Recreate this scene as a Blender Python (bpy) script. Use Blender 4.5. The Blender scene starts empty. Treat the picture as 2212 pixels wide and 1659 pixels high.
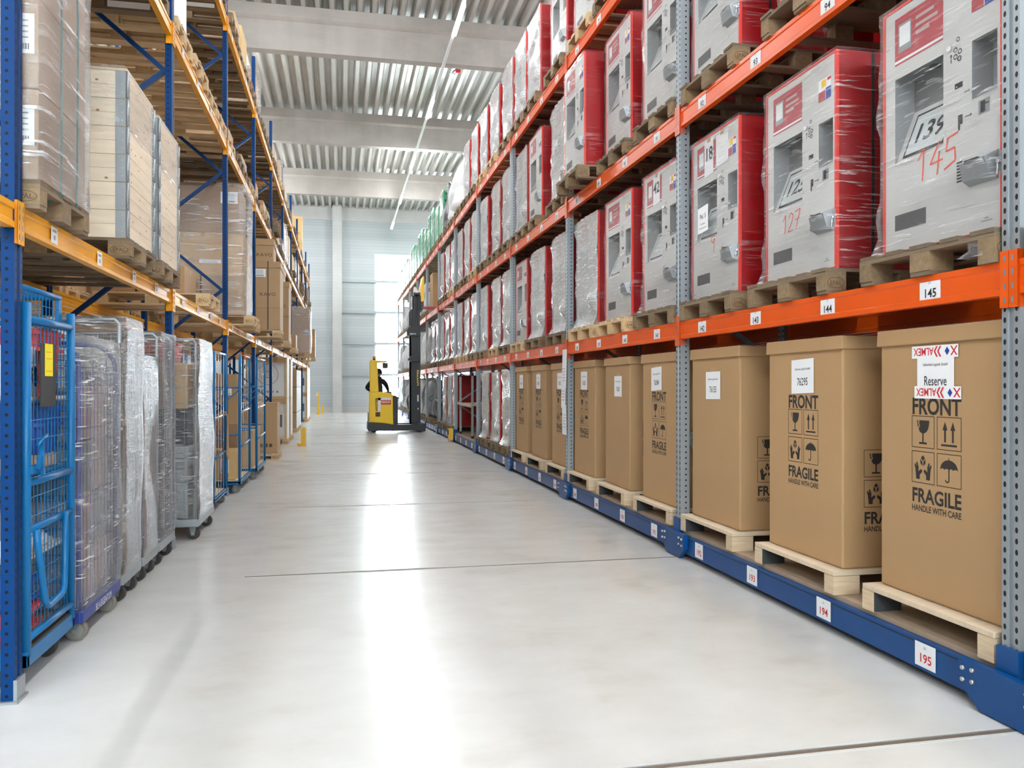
import bpy, math, random
from mathutils import Vector, Matrix
random.seed(7)
R = math.radians
SC = bpy.context.scene
C = SC.collection

# ---------------------------------------------------------------- camera, light, exposure
cam_d = bpy.data.cameras.new('camera')
cam_d.sensor_width = 36.0
cam_d.lens = 1751.0 / 2212.0 * 36.0
cam_d.shift_y = 1.5 / 2212.0
cam_d.clip_end = 300
cam = bpy.data.objects.new('camera', cam_d)
C.objects.link(cam)
cam.location = (0, 0, 1.53)
cam.rotation_euler = (R(90), 0, R(-11.9))
SC.camera = cam

W = bpy.data.worlds.new('daylight')
SC.world = W
W.use_nodes = True
bg = W.node_tree.nodes['Background']
bg.inputs['Color'].default_value = (0.88, 0.95, 1.0, 1)
bg.inputs['Strength'].default_value = 11.0

SC.view_settings.view_transform = 'Standard'
SC.view_settings.look = 'None'
SC.view_settings.gamma = 1.0
SC.view_settings.use_curve_mapping = False
SC.view_settings.exposure = 1.53
LED = 110.0          # radiance of the LED strips
cy = SC.cycles
cy.use_denoising = True
cy.max_bounces = 7
cy.diffuse_bounces = 4
cy.glossy_bounces = 3
cy.transmission_bounces = 4
cy.transparent_max_bounces = 10
cy.sample_clamp_indirect = 6.0
cy.sample_clamp_direct = 30.0
cy.caustics_reflective = False
cy.caustics_refractive = False

# ---------------------------------------------------------------- materials
def nt(name):
    m = bpy.data.materials.new(name)
    m.use_nodes = True
    t = m.node_tree
    return m, t, t.nodes, t.links, t.nodes['Principled BSDF']

def coords(t, stretch=(1, 1, 1), rot=(0, 0, 0)):
    tc = t.nodes.new('ShaderNodeTexCoord')
    mp = t.nodes.new('ShaderNodeMapping')
    mp.inputs['Scale'].default_value = stretch
    mp.inputs['Rotation'].default_value = rot
    t.links.new(tc.outputs['Object'], mp.inputs['Vector'])
    return mp.outputs['Vector']

def noise(t, vec, scale, detail=3, rough=.55):
    n = t.nodes.new('ShaderNodeTexNoise')
    n.inputs['Scale'].default_value = scale
    n.inputs['Detail'].default_value = detail
    n.inputs['Roughness'].default_value = rough
    t.links.new(vec, n.inputs['Vector'])
    return n.outputs['Fac']

def mth(t, op, a, b=None, clamp=False):
    n = t.nodes.new('ShaderNodeMath')
    n.operation = op
    n.use_clamp = clamp
    for i, v in enumerate((a, b)):
        if v is None:
            continue
        if isinstance(v, (int, float)):
            n.inputs[i].default_value = v
        else:
            t.links.new(v, n.inputs[i])
    return n.outputs[0]

def ramp(t, fac, stops):
    n = t.nodes.new('ShaderNodeValToRGB')
    e = n.color_ramp.elements
    while len(e) < len(stops):
        e.new(.5)
    for i, (p, c) in enumerate(stops):
        e[i].position = p
        e[i].color = c if len(c) == 4 else (*c, 1)
    t.links.new(fac, n.inputs['Fac'])
    return n.outputs['Color']

def mixc(t, fac, a, b):
    n = t.nodes.new('ShaderNodeMix')
    n.data_type = 'RGBA'
    for s, v in (('Factor', fac), ('A', a), ('B', b)):
        sock = [i for i in n.inputs if i.name == s and (i.type == 'RGBA' if s != 'Factor' else i.type == 'VALUE')][0]
        if isinstance(v, (int, float)):
            sock.default_value = v
        elif isinstance(v, tuple):
            sock.default_value = v if len(v) == 4 else (*v, 1)
        else:
            t.links.new(v, sock)
    return [o for o in n.outputs if o.type == 'RGBA'][0]

def bump(t, p, h, strength, dist=.01):
    b = t.nodes.new('ShaderNodeBump')
    b.inputs['Strength'].default_value = strength
    b.inputs['Distance'].default_value = dist
    t.links.new(h, b.inputs['Height'])
    t.links.new(b.outputs['Normal'], p.inputs['Normal'])

MAT = {}
def M(name, col, rough=.5, metal=0., n=0., ns=6., stretch=(1, 1, 1), ov=0., bp=0., spec=.5):
    """Painted, metal, wooden or plastic surface: colour varied by noise (n) and from object to object (ov)."""
    m, t, N, L, p = nt(name)
    p.inputs['Roughness'].default_value = rough
    p.inputs['Metallic'].default_value = metal
    p.inputs['Specular IOR Level'].default_value = spec
    val = None
    if n or bp:
        f = noise(t, coords(t, stretch), ns, 4)
    if n:
        val = mth(t, 'MULTIPLY_ADD', f, 2.4 * n)
        val.node.inputs[2].default_value = 1 - 1.2 * n
    if ov:
        oi = N.new('ShaderNodeObjectInfo')
        v2 = mth(t, 'MULTIPLY_ADD', oi.outputs['Random'], 2 * ov)
        v2.node.inputs[2].default_value = 1 - ov
        val = mth(t, 'MULTIPLY', val, v2) if val is not None else v2
    if val is not None:
        h = N.new('ShaderNodeHueSaturation')
        h.inputs['Color'].default_value = (*col, 1)
        L.new(val, h.inputs['Value'])
        L.new(h.outputs['Color'], p.inputs['Base Color'])
    else:
        p.inputs['Base Color'].default_value = (*col, 1)
    if bp:
        bump(t, p, f, bp)
    MAT[name] = m
    return m

def M_holes(name, col, rough, metal, yo, xo, pitch=.05, r=.008, hole=(.01, .01, .012)):
    """Perforated upright: rows of punched holes on the front face (at y=+-yo) and on the sides (at x=xo)."""
    m, t, N, L, p = nt(name)
    p.inputs['Roughness'].default_value = rough
    p.inputs['Specular IOR Level'].default_value = .15
    tc = N.new('ShaderNodeTexCoord')
    sp = N.new('ShaderNodeSeparateXYZ')
    L.new(tc.outputs['Object'], sp.inputs[0])
    x, y, z = sp.outputs
    zz = mth(t, 'SUBTRACT', mth(t, 'MODULO', mth(t, 'ADD', z, 10 * pitch), pitch), pitch / 2)
    ay = mth(t, 'SUBTRACT', mth(t, 'ABSOLUTE', y), yo)
    ax = mth(t, 'SUBTRACT', mth(t, 'ABSOLUTE', x), xo)
    def disc(a, k):
        d = mth(t, 'ADD', mth(t, 'POWER', mth(t, 'ABSOLUTE', a), 2), mth(t, 'POWER', mth(t, 'ABSOLUTE', mth(t, 'MULTIPLY', zz, k)), 2))
        return mth(t, 'LESS_THAN', d, r * r)
    hh = mth(t, 'MAXIMUM', disc(ay, .6), disc(ax, 1.0))
    f = noise(t, coords(t), 14, 3)
    base = mixc(t, mth(t, 'MULTIPLY', f, .35), col, tuple(c * .8 for c in col))
    L.new(mixc(t, hh, base, hole), p.inputs['Base Color'])
    L.new(mth(t, 'MULTIPLY', mth(t, 'SUBTRACT', 1, hh), metal), p.inputs['Metallic'])
    MAT[name] = m
    return m

def M_film(name, base=.06, streak=.5, rot=(.5, 0, 0), tint=(.93, .95, .97), sc=1.0, rough=.2, graze=.35, metal=.35):
    """Clear stretch film: see-through, with milky creases and a gloss that grows towards grazing view."""
    m, t, N, L, p = nt(name)
    v = coords(t, (sc * 2.2, sc * 2.2, sc * 26), rot)
    f = noise(t, v, 1.6, 5, .6)
    v2 = coords(t, (sc * 1.5, sc * 1.5, sc * 3.0), rot)
    g = noise(t, v2, 1.7, 4, .6)
    a = ramp(t, f, [(.545, (0, 0, 0)), (.61, (1, 1, 1))])  # white streak mask: glints along the creases, painted in
    b = ramp(t, g, [(.42, (.12, .12, .12)), (.68, (1, 1, 1))])
    lw = N.new('ShaderNodeLayerWeight')
    lw.inputs['Blend'].default_value = .25
    k = mth(t, 'MULTIPLY', a, b)
    fac = mth(t, 'MULTIPLY_ADD', k, streak)
    fac.node.inputs[2].default_value = base
    fac = mth(t, 'ADD', fac, mth(t, 'MULTIPLY', lw.outputs['Fresnel'], graze), True)
    p.inputs['Base Color'].default_value = (*tint, 1)
    p.inputs['Roughness'].default_value = rough
    p.inputs['Specular IOR Level'].default_value = 1.0
    p.inputs['Metallic'].default_value = metal
    bump(t, p, mth(t, 'ADD', f, mth(t, 'MULTIPLY', g, 2.0)), .8, .02)
    tr = N.new('ShaderNodeBsdfTransparent')
    mx = N.new('ShaderNodeMixShader')
    L.new(fac, mx.inputs[0])
    L.new(tr.outputs[0], mx.inputs[1])
    L.new(p.outputs[0], mx.inputs[2])
    L.new(mx.outputs[0], N['Material Output'].inputs['Surface'])
    MAT[name] = m
    return m

def M_emit(name, col, s):
    m, t, N, L, p = nt(name)
    p.inputs['Base Color'].default_value = (*col, 1)
    p.inputs['Emission Color'].default_value = (*col, 1)
    p.inputs['Emission Strength'].default_value = s
    MAT[name] = m
    return m

# metals and paints
M('orange', (.80, .10, .004), .32, 0, .10, 3, ov=.05)
M('yellow', (.84, .37, .008), .32, 0, .14, 4, ov=.05)
M('deep_yellow', (.9, .55, .02), .4, 0, .06, 3)
M('truck_yellow', (.93, .62, .01), .38, 0, .04, 3)
M('base_blue', (.0006, .062, .235), .36, 0, .12, 4, spec=.4)
M('brace_blue', (.0006, .038, .16), .45, 0, .1, 4, spec=.3)
M_holes('rack_blue', (.0006, .040, .165), .45, 0, .031, .034)
M_holes('rack_galv', (.35, .385, .41), .45, .45, .033, .05, hole=(.02, .02, .025))
M('galv', (.36, .39, .41), .45, .5, .12, 7)
M('galv_dark', (.26, .28, .30), .5, .4, .1, 7)
M('cart_blue', (.003, .145, .37), .4, 0, .14, 6, spec=.35)
M('cart_navy', (.02, .045, .24), .45, 0, .14, 6)
M('chrome', (.75, .77, .8), .25, .85)
M('bolt', (.6, .62, .64), .35, .8)
M('black', (.012, .013, .016), .5)
M('truck_black', (.018, .021, .026), .45, 0, .1, 3)
M('charcoal', (.03, .03, .032), .6)
M('rubber', (.05, .045, .04), .7, 0, .2, 9)
M('wheel_grey', (.30, .285, .25), .6, 0, .2, 9)
M('tyre_grey', (.22, .205, .18), .65, 0, .2, 9)
M('white', (.82, .83, .84), .5)
M('paper', (.86, .87, .89), .6)
M('ink', (.02, .022, .028), .6)
M('print_black', (.028, .024, .022), .7)
M('print_red', (.62, .02, .03), .6)
M('print_blue', (.15, .38, .75), .6)
M('marker_red', (.80, .09, .05), .6)
M('rail_steel', (.20, .15, .11), .55, .3, .3, 20)
# machines
M('machine_grey', (.60, .60, .59), .42, 0, .04, 4, ov=.03)
M('machine_red', (.34, .001, .004), .3, 0, .05, 3, ov=.06)
M('bezel_red', (.80, .045, .03), .4)
M('niche_grey', (.33, .34, .35), .45)
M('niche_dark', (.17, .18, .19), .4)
M('screen', (.62, .67, .67), .15)
M('vent', (.10, .10, .105), .5, 0, .3, 60, (1, 1, 6))
M('poster_red', (.42, .035, .05), .35, 0, .25, 9)
M('sticker_blue', (.02, .06, .35), .4)
M('strap_black', (.012, .016, .016), .45)
M('strap_green', (.02, .14, .13), .45)
# wood, card
M('wood_deck', (.20, .145, .092), .75, 0, .34, 5, (1.2, 9, 9), ov=.28, bp=.25)
M('wood_cross', (.205, .148, .092), .75, 0, .34, 5, (9, 1.2, 9), ov=.28, bp=.25)
M('wood_block', (.245, .168, .092), .8, 0, .42, 26, ov=.25, bp=.3)
M('pale_deck', (.60, .44, .26), .7, 0, .22, 5, (1.2, 9, 9), ov=.12, bp=.15)
M('pale_cross', (.62, .46, .27), .7, 0, .22, 5, (9, 1.2, 9), ov=.12, bp=.15)
M('pale_block', (.60, .42, .22), .75, 0, .25, 26, ov=.12, bp=.2)
M('crate_wood_y', (.82, .69, .52), .6, 0, .16, 4, (7, .7, 7), ov=.05)
M('crate_wood_x', (.85, .73, .57), .6, 0, .16, 4, (.7, 7, 7), ov=.05)
M('knot', (.38, .19, .09), .6)
M('plywood', (.66, .51, .34), .6, 0, .28, 7, (1, 1, 24), ov=.06)
M('plywood_top', (.70, .57, .41), .6, 0, .14, 5, (1, 5, 1), ov=.06)
M('felt_grey', (.055, .06, .065), .8)
M('deck_board', (.42, .32, .23), .65, 0, .14, 3, (1, 3, 1))
M('card', (.45, .28, .135), .55, 0, .05, 2.5, ov=.05)
M('card_pale', (.54, .36, .19), .72, 0, .06, 2.5, ov=.08)
M('card_dull', (.35, .215, .115), .55, 0, .08, 2.5, ov=.1)
M('card_tan', (.60, .40, .17), .7, 0, .05, 2.5, ov=.05)
M('tape', (.44, .28, .14), .3)
M('ink_brown', (.12, .07, .035), .8)
# plastics
M('bin_red', (.66, .045, .025), .4, 0, .08, 5)
M('bin_blue', (.02, .075, .36), .4, 0, .08, 5)
M('crate_green', (.03, .34, .15), .4, 0, .1, 5, ov=.15)
M('appliance', (.72, .74, .74), .35)
M('grey_bundle', (.55, .56, .57), .5, 0, .35, 3, ov=.25)
M('dark_bundle', (.05, .052, .058), .35, 0, .4, 4)
M('tote_pink', (.50, .40, .38), .5, 0, .15, 4, ov=.1)
M('tote_grey', (.30, .32, .33), .5, 0, .1, 4, ov=.15)
M('cloth_black', (.012, .014, .02), .8)
M('skin', (.55, .33, .24), .5)
M('beacon_orange', (.9, .22, .03), .3)
M('note_yellow', (.93, .78, .0), .6)
M('strap_tan', (.42, .25, .14), .7)
M_film('film_machine', .03, .60, (.32, 0, 0), sc=1.3, rough=.10)
M_film('film_machine_b', .03, .60, (-.28, 0, 0), sc=1.15, rough=.10)
M_film('film_heavy', .16, .80, (.1, .1, 0), sc=.9, rough=.12)
M_film('film_front', .52, .90, (.35, 0, 0), sc=1.2, rough=.10)
M_film('film_clear', .012, .16, (.15, 0, 0), sc=.9, rough=.08, graze=.2)
M_film('film_cart', .07, .95, (.55, .4, 0), sc=1.9, rough=.10, graze=.7, metal=.2)
M_film('film_cart_b', .28, .9, (-.4, .3, 0), (.93, .95, .98), sc=1.2, rough=.13, graze=.9, metal=.93)  # silvery copy for aisle sides, window sheen put into the film
M_emit('led', (.95, .98, 1.0), LED)

# ---------------------------------------------------------------- mesh builder
class MB:
    def __init__(s):
        s.v, s.f, s.m, s.sm, s.mats = [], [], [], [], []
    def mi(s, mat):
        if mat not in s.mats:
            s.mats.append(mat)
        return s.mats.index(mat)
    def add(s, vs, fs, mat, smooth=False):
        o = len(s.v)
        s.v += [tuple(p) for p in vs]
        k = s.mi(mat)
        for f in fs:
            s.f.append([i + o for i in f])
            s.m.append(k)
            s.sm.append(smooth)
        return s
    def box(s, x0, x1, y0, y1, z0, z1, mat):
        vs = [(x, y, z) for x in (x0, x1) for y in (y0, y1) for z in (z0, z1)]
        return s.add(vs, [(0, 1, 3, 2), (4, 6, 7, 5), (0, 4, 5, 1), (2, 3, 7, 6), (0, 2, 6, 4), (1, 5, 7, 3)], mat)
    def hexa(s, b, t, mat):
        """bottom four corners and top four corners, both counter-clockwise seen from above"""
        return s.add(list(b) + list(t), [(3, 2, 1, 0), (4, 5, 6, 7), (0, 1, 5, 4), (1, 2, 6, 5), (2, 3, 7, 6), (3, 0, 4, 7)], mat)
    def prism(s, poly, axis, a, b, mat):
        """poly: 2D outline; axis 'z': (x,y), 'y': (x,z), 'x': (y,z); extruded from a to b"""
        n = len(poly)
        def P(q, w):
            return {'z': (q[0], q[1], w), 'y': (q[0], w, q[1]), 'x': (w, q[0], q[1])}[axis]
        vs = [P(q, a) for q in poly] + [P(q, b) for q in poly]
        ar = sum(poly[i][0] * poly[(i + 1) % n][1] - poly[(i + 1) % n][0] * poly[i][1] for i in range(n))
        flip = (ar > 0) == (axis == 'y')
        fs = [list(range(n))[::-1], list(range(n, 2 * n))] + [(i, (i + 1) % n, n + (i + 1) % n, n + i) for i in range(n)]
        if flip:
            fs = [list(f)[::-1] for f in fs]
        if b < a:
            fs = [list(f)[::-1] for f in fs]
        return s.add(vs, fs, mat)
    def tube(s, pts, r, mat, n=8, closed=False, r1=None):
        P = [Vector(p) for p in pts]
        k = len(P)
        vs, prev = [], None
        for i, p in enumerate(P):
            if closed:
                d = (P[(i + 1) % k] - P[i - 1]).normalized()
            else:
                d = (P[min(i + 1, k - 1)] - P[max(i - 1, 0)]).normalized()
            if prev is None:
                a = Vector((0, 0, 1)) if abs(d.z) < .9 else Vector((1, 0, 0))
                u = d.cross(a).normalized()
            else:
                u = (prev - d * prev.dot(d)).normalized()
            prev = u
            w = d.cross(u)
            rr = r if r1 is None else r + (r1 - r) * i / (k - 1)
            vs += [p + (u * math.cos(2 * math.pi * j / n) + w * math.sin(2 * math.pi * j / n)) * rr for j in range(n)]
        fs = []
        for i in range(k if closed else k - 1):
            a, b = i * n, ((i + 1) % k) * n
            fs += [(a + j, a + (j + 1) % n, b + (j + 1) % n, b + j) for j in range(n)]
        s.add(vs, fs, mat, n > 5)
        if not closed:
            o = len(s.v) - len(vs)
            for f in (list(range(n))[::-1], [(k - 1) * n + j for j in range(n)]):
                s.f.append([i + o for i in f]); s.m.append(s.mi(mat)); s.sm.append(False)
        return s
    def cyl(s, c, axis, r, h, mat, n=16):
        c = Vector(c)
        d = {'x': Vector((1, 0, 0)), 'y': Vector((0, 1, 0)), 'z': Vector((0, 0, 1))}[axis] * (h / 2)
        return s.tube([c - d, c + d], r, mat, n)
    def bar(s, p0, p1, w, h, mat, up=(0, 0, 1)):
        """rectangular bar from p0 to p1"""
        p0, p1 = Vector(p0), Vector(p1)
        d = (p1 - p0).normalized()
        u = Vector(up)
        if abs(d.dot(u)) > .95:
            u = Vector((1, 0, 0))
        a = d.cross(u).normalized() * (w / 2)
        b = a.cross(d).normalized() * (h / 2)
        q = [p + i * a + j * b for p in (p0, p1) for i, j in ((-1, -1), (1, -1), (1, 1), (-1, 1))]
        return s.add(q, [(0, 1, 2, 3), (7, 6, 5, 4), (0, 4, 5, 1), (1, 5, 6, 2), (2, 6, 7, 3), (3, 7, 4, 0)], mat)
    def poly(s, pts, mat):
        return s.add(pts, [list(range(len(pts)))], mat)
    def flat(s, polys, o, u, v, mat):
        """2D outlines laid on the plane o + a*u + b*v"""
        o, u, v = Vector(o), Vector(u), Vector(v)
        for p in polys:
            s.poly([o + u * a + v * b for a, b in p], mat)
        return s
    def text(s, txt, o, u, v, size, mat, bold=0., align='C', sx=1.0, fit=None):
        vs, fs, w, h = text_mesh(txt, bold)
        if fit:
            sx = fit / (w * size)
        dx = {'C': -w / 2, 'L': 0, 'R': -w}[align]
        o, u, v = Vector(o), Vector(u).normalized() * size, Vector(v).normalized() * size
        return s.add([o + u * ((a + dx) * sx) + v * (b - .36) for a, b in vs], fs, mat)
    def blob(s, x0, x1, y0, y1, z0, z1, mat, amp=.05, seed=0, k=6, taper=.0, corner=.93, bottom=True, side=None, face=1):
        """lumpy wrapped load: a box whose skin is pulled in and out"""
        rnd = random.Random(seed)
        ph = [rnd.uniform(0, 6.3) for _ in range(9)]
        def W(p):
            x, y, z = p
            a = math.sin(5.1 * y + ph[0] + 2.7 * z) + math.sin(7.3 * z + ph[1]) * .7 + math.sin(9 * x + ph[2])
            b = math.sin(6.3 * z + ph[3] + 3 * y) + math.sin(11 * y + ph[4]) * .5
            return Vector((a, b, (a - b) * .3)) * amp * .5
        cx, cyy = (x0 + x1) / 2, (y0 + y1) / 2
        g = {}
        vs, fs = [], []
        def vert(i, j, l):
            key = (i, j, l)
            if key not in g:
                p = Vector((x0 + (x1 - x0) * i / k, y0 + (y1 - y0) * j / k, z0 + (z1 - z0) * l / k))
                f = 1 - taper * (l / k) ** 2
                c = corner if (i in (0, k)) + (j in (0, k)) + (l in (0, k)) >= 2 else 1
                p.x = cx + (p.x - cx) * f * c
                p.y = cyy + (p.y - cyy) * f * c
                if l > 0:
                    p += W(p)
                    p.z = max(p.z, z0 + .002)
                g[key] = len(vs)
                vs.append(p)
            return g[key]
        for a in range(k):
            for b in range(k):
                fs += [[vert(0, a, b), vert(0, a, b + 1), vert(0, a + 1, b + 1), vert(0, a + 1, b)],
                       [vert(k, a, b), vert(k, a + 1, b), vert(k, a + 1, b + 1), vert(k, a, b + 1)],
                       [vert(a, 0, b), vert(a + 1, 0, b), vert(a + 1, 0, b + 1), vert(a, 0, b + 1)],
                       [vert(a, k, b), vert(a, k, b + 1), vert(a + 1, k, b + 1), vert(a + 1, k, b)],
                       [vert(a, b, 0), vert(a, b + 1, 0), vert(a + 1, b + 1, 0), vert(a + 1, b, 0)],
                       [vert(a, b, k), vert(a + 1, b, k), vert(a + 1, b + 1, k), vert(a, b + 1, k)]]
        o = len(s.f)
        s.add(vs, fs, mat, True)
        if side:                                    # another film on every side but one (face 1: the one towards +x)
            q = s.mi(side)
            for i in range(len(fs)):
                if i % 6 != face:
                    s.m[o + i] = q
        if not bottom:
            for i in range(len(fs) - 1, -1, -1):
                if i % 6 == 4:
                    del s.f[o + i], s.m[o + i], s.sm[o + i]
        return s
    def mesh(s, name):
        me = bpy.data.meshes.new(name)
        me.from_pydata(s.v, [], s.f)
        for x in s.mats:
            me.materials.append(MAT[x])
        me.polygons.foreach_set('material_index', s.m)
        me.polygons.foreach_set('use_smooth', s.sm)
        me.update()
        return me
    def build(s, name, parent=None, loc=None, bevel=0, rot=None):
        return link(name, s.mesh(name), parent, loc, bevel, rot)

def link(name, me, parent=None, loc=None, bevel=0, rot=None):
    o = bpy.data.objects.new(name, me)
    C.objects.link(o)
    if parent is not None:
        o.parent = parent
    if loc:
        o.location = loc
    if rot:
        o.rotation_euler = rot
    if bevel:
        b = o.modifiers.new('edge', 'BEVEL')
        b.width = bevel
        b.segments = 2
        b.limit_method = 'ANGLE'
    return o

_T = {}
def text_mesh(txt, bold):
    k = (txt, bold)
    if k not in _T:
        cu = bpy.data.curves.new('lettering', 'FONT')
        cu.body = txt
        cu.resolution_u = 3
        cu.offset = bold
        ob = bpy.data.objects.new('lettering', cu)
        me = ob.to_mesh()
        vs = [(v.co.x, v.co.y) for v in me.vertices]
        fs = [list(p.vertices) for p in me.polygons]
        ob.to_mesh_clear()
        bpy.data.objects.remove(ob)
        bpy.data.curves.remove(cu)
        w = max([a for a, b in vs] or [0])
        h = max([b for a, b in vs] or [0])
        _T[k] = (vs, fs, w, h)
    return _T[k]

def tag(o, label, cat, group=None):
    o['label'] = label
    o['category'] = cat
    if group:
        o['group'] = group
    return o

def thing(name, label, cat, loc=(0, 0, 0), rz=0, group=None):
    o = bpy.data.objects.new(name, None)
    o.empty_display_size = .1
    C.objects.link(o)
    o.location = loc
    o.rotation_euler = (0, 0, rz)
    return tag(o, label, cat, group)

def struct(o):
    o['kind'] = 'structure'
    return o

KIDS = {}
def kids(root):
    return [c for c in C.objects if c.parent == root]

def dup(root, loc, rz, label, group=None, tree=None):
    r = root.copy()
    C.objects.link(r)
    r.location = loc
    r.rotation_euler = (0, 0, rz)
    r['label'] = label
    if group:
        r['group'] = group
    for ch, subs in (tree if tree is not None else [(c, kids(c)) for c in kids(root)]):
        c = ch.copy()
        C.objects.link(c)
        c.parent = r
        for g in subs:
            d = g.copy()
            C.objects.link(d)
            d.parent = c
    return r

def tree_of(root):
    return [(c, kids(c)) for c in kids(root)]

ORD = 'first second third fourth fifth sixth seventh eighth ninth tenth eleventh twelfth thirteenth fourteenth fifteenth sixteenth'.split()
XR, XL = 2.97, -1.535          # front planes of the two racks
YR = [3.13 + 3.7 * k for k in range(-1, 12)]     # uprights of the orange rack (index 0 = the bay beside the camera)
YL = [4.35 + 3.70 * k for k in range(11)]        # uprights of the blue rack
# ---------------------------------------------------------------- the hall
def m_floor():
    m, t, N, L, p = nt('floor_concrete')
    v = coords(t, (1, .7, 1), (0, 0, .5))
    a = noise(t, v, .9, 5, .55)
    b = noise(t, coords(t, (1, 1.6, 1), (0, 0, -.6)), 2.2, 5, .6)
    c = noise(t, coords(t), 7, 6, .7)
    k = mth(t, 'ADD', mth(t, 'MULTIPLY', a, .6), mth(t, 'MULTIPLY', b, .4))
    col = ramp(t, k, [(.30, (.55, .525, .48)), (.45, (.645, .635, .605)), (.62, (.69, .69, .675))])
    col = mixc(t, mth(t, 'MULTIPLY', ramp(t, c, [(.40, (0, 0, 0)), (.85, (1, 1, 1))]), .06), col, (.47, .43, .37))
    L.new(col, p.inputs['Base Color'])
    rr = mth(t, 'MULTIPLY_ADD', b, .08)
    rr.node.inputs[2].default_value = .195
    L.new(rr, p.inputs['Roughness'])
    p.inputs['Specular IOR Level'].default_value = .5
    bump(t, p, c, .008, .01)
    MAT['floor'] = m
m_floor()

def m_wall():
    m, t, N, L, p = nt('wall_panel')
    tc = N.new('ShaderNodeTexCoord')
    sp = N.new('ShaderNodeSeparateXYZ')
    L.new(tc.outputs['Object'], sp.inputs[0])
    z = sp.outputs['Z']
    fr = mth(t, 'MODULO', z, .17)
    line = mth(t, 'LESS_THAN', fr, .014)
    joint = mth(t, 'LESS_THAN', mth(t, 'MODULO', z, 1.02), .02)
    tone = ramp(t, mth(t, 'DIVIDE', mth(t, 'MODULO', mth(t, 'MULTIPLY', mth(t, 'FLOOR', mth(t, 'DIVIDE', z, .34)), .37), 1.0), 1.0),
                [(0, (.44, .48, .495)), (1, (.495, .53, .545))])
    f = noise(t, coords(t), .6, 3)
    base = mixc(t, mth(t, 'MULTIPLY', f, .2), tone, (.47, .50, .50))
    base = mixc(t, mth(t, 'MULTIPLY', mth(t, 'MAXIMUM', line, joint), .6), base, (.30, .33, .35))
    L.new(base, p.inputs['Base Color'])
    p.inputs['Roughness'].default_value = .42
    MAT['wall_panel'] = m
m_wall()

def m_concrete(name, c0, c1):
    m, t, N, L, p = nt(name)
    f = noise(t, coords(t, (.6, 1, 1)), 1.1, 6, .62)
    g = noise(t, coords(t), 38, 3)
    s = noise(t, coords(t, (1.4, 1, .12)), 1.2, 4, .6)
    k = mth(t, 'ADD', mth(t, 'MULTIPLY', f, .55), mth(t, 'ADD', mth(t, 'MULTIPLY', g, .15), mth(t, 'MULTIPLY', s, .3)))
    L.new(ramp(t, k, [(.34, c0), (.62, c1)]), p.inputs['Base Color'])
    p.inputs['Roughness'].default_value = .85
    MAT[name] = m
m_concrete('concrete', (.33, .30, .27), (.45, .415, .38))
m_concrete('concrete_light', (.50, .50, .49), (.60, .60, .585))

def m_deck():
    m, t, N, L, p = nt('roof_deck_metal')
    f = noise(t, coords(t, (6, .5, 6)), 2, 3)
    L.new(ramp(t, f, [(.3, (.46, .45, .42)), (.7, (.58, .57, .54))]), p.inputs['Base Color'])
    p.inputs['Metallic'].default_value = .3
    p.inputs['Roughness'].default_value = .32
    MAT['roof_deck'] = m
m_deck()
M('sky_glass', (.9, .93, .95), .1)
def m_glass():
    m, t, N, L, p = nt('window_glass')
    tr = N.new('ShaderNodeBsdfTransparent')
    gl = N.new('ShaderNodeBsdfGlossy')
    gl.inputs['Roughness'].default_value = .05
    tr.inputs['Color'].default_value = (.96, .98, .98, 1)
    fr = N.new('ShaderNodeFresnel')
    mx = N.new('ShaderNodeMixShader')
    L.new(fr.outputs[0], mx.inputs[0])
    L.new(tr.outputs[0], mx.inputs[1])
    L.new(gl.outputs[0], mx.inputs[2])
    L.new(mx.outputs[0], N['Material Output'].inputs['Surface'])
    MAT['glass'] = m
m_glass()
M('rail_grey', (.42, .47, .50), .45, .2)
M('ground', (.45, .45, .44), .9)

HX0, HX1, HY0, HY1, HZ = -12.0, 15.0, -11.0, 45.4, 11.2
struct(MB().box(HX0, HX1, HY0 - 6, HY1, -.2, 0, 'floor').build('floor'))
# floor rails of the mobile racking: steel channels let into the slab
for i, y in enumerate([3.05 + 3.69 * k for k in range(0, 11)]):
    b = MB()
    b.box(-.75, 6.5, y - .011, y + .011, -.01, .0022, 'rail_steel')
    b.box(-.75, 6.5, y + .016, y + .022, -.01, .0018, 'galv_dark'); b.box(-.75, 6.5, y - .03, y - .0115, -.01, .0012, 'concrete_light'); b.box(-.75, 6.5, y + .0225, y + .04, -.01, .0012, 'concrete_light')
    struct(b.build('trim_%d' % (i + 1)))

# roof deck: trapezoid sheet, ribs along the aisle
b = MB()
pit, n = .36, int((HX1 - HX0) / .36)
prof = []
for i in range(n + 1):
    x = HX0 + i * pit
    prof += [(x, HZ + .19), (x + .14, HZ + .19), (x + .20, HZ), (x + .30, HZ), (x + .36, HZ + .19)]
y0, y1 = HY0 - 2, HY1
for (a0, z0), (a1, z1) in zip(prof, prof[1:]):
    if a1 > a0:
        b.add([(a0, y0, z0), (a1, y0, z1), (a1, y1, z1), (a0, y1, z0)], [(0, 1, 2, 3)], 'roof_deck')
b.box(HX0, HX1, y0, y1, HZ + .2, HZ + .3, 'roof_deck')
struct(b.build('ceiling'))
# precast concrete roof beams across the hall
for i, y in enumerate((-2.5, 5.5, 13.5, 21.5, 29.5, 37.5)):
    b = MB()
    b.prism([(y - .12, HZ), (y - .12, HZ - .30), (y - .02, HZ - .36), (y, HZ - .36), (y, HZ - 1.11), (y + .30, HZ - 1.11), (y + .30, HZ - .36), (y + .42, HZ - .30), (y + .42, HZ)],
            'x', HX0, HX1, 'concrete')
    struct(b.build('ceiling_beam_%d' % (i + 1)))

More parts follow.
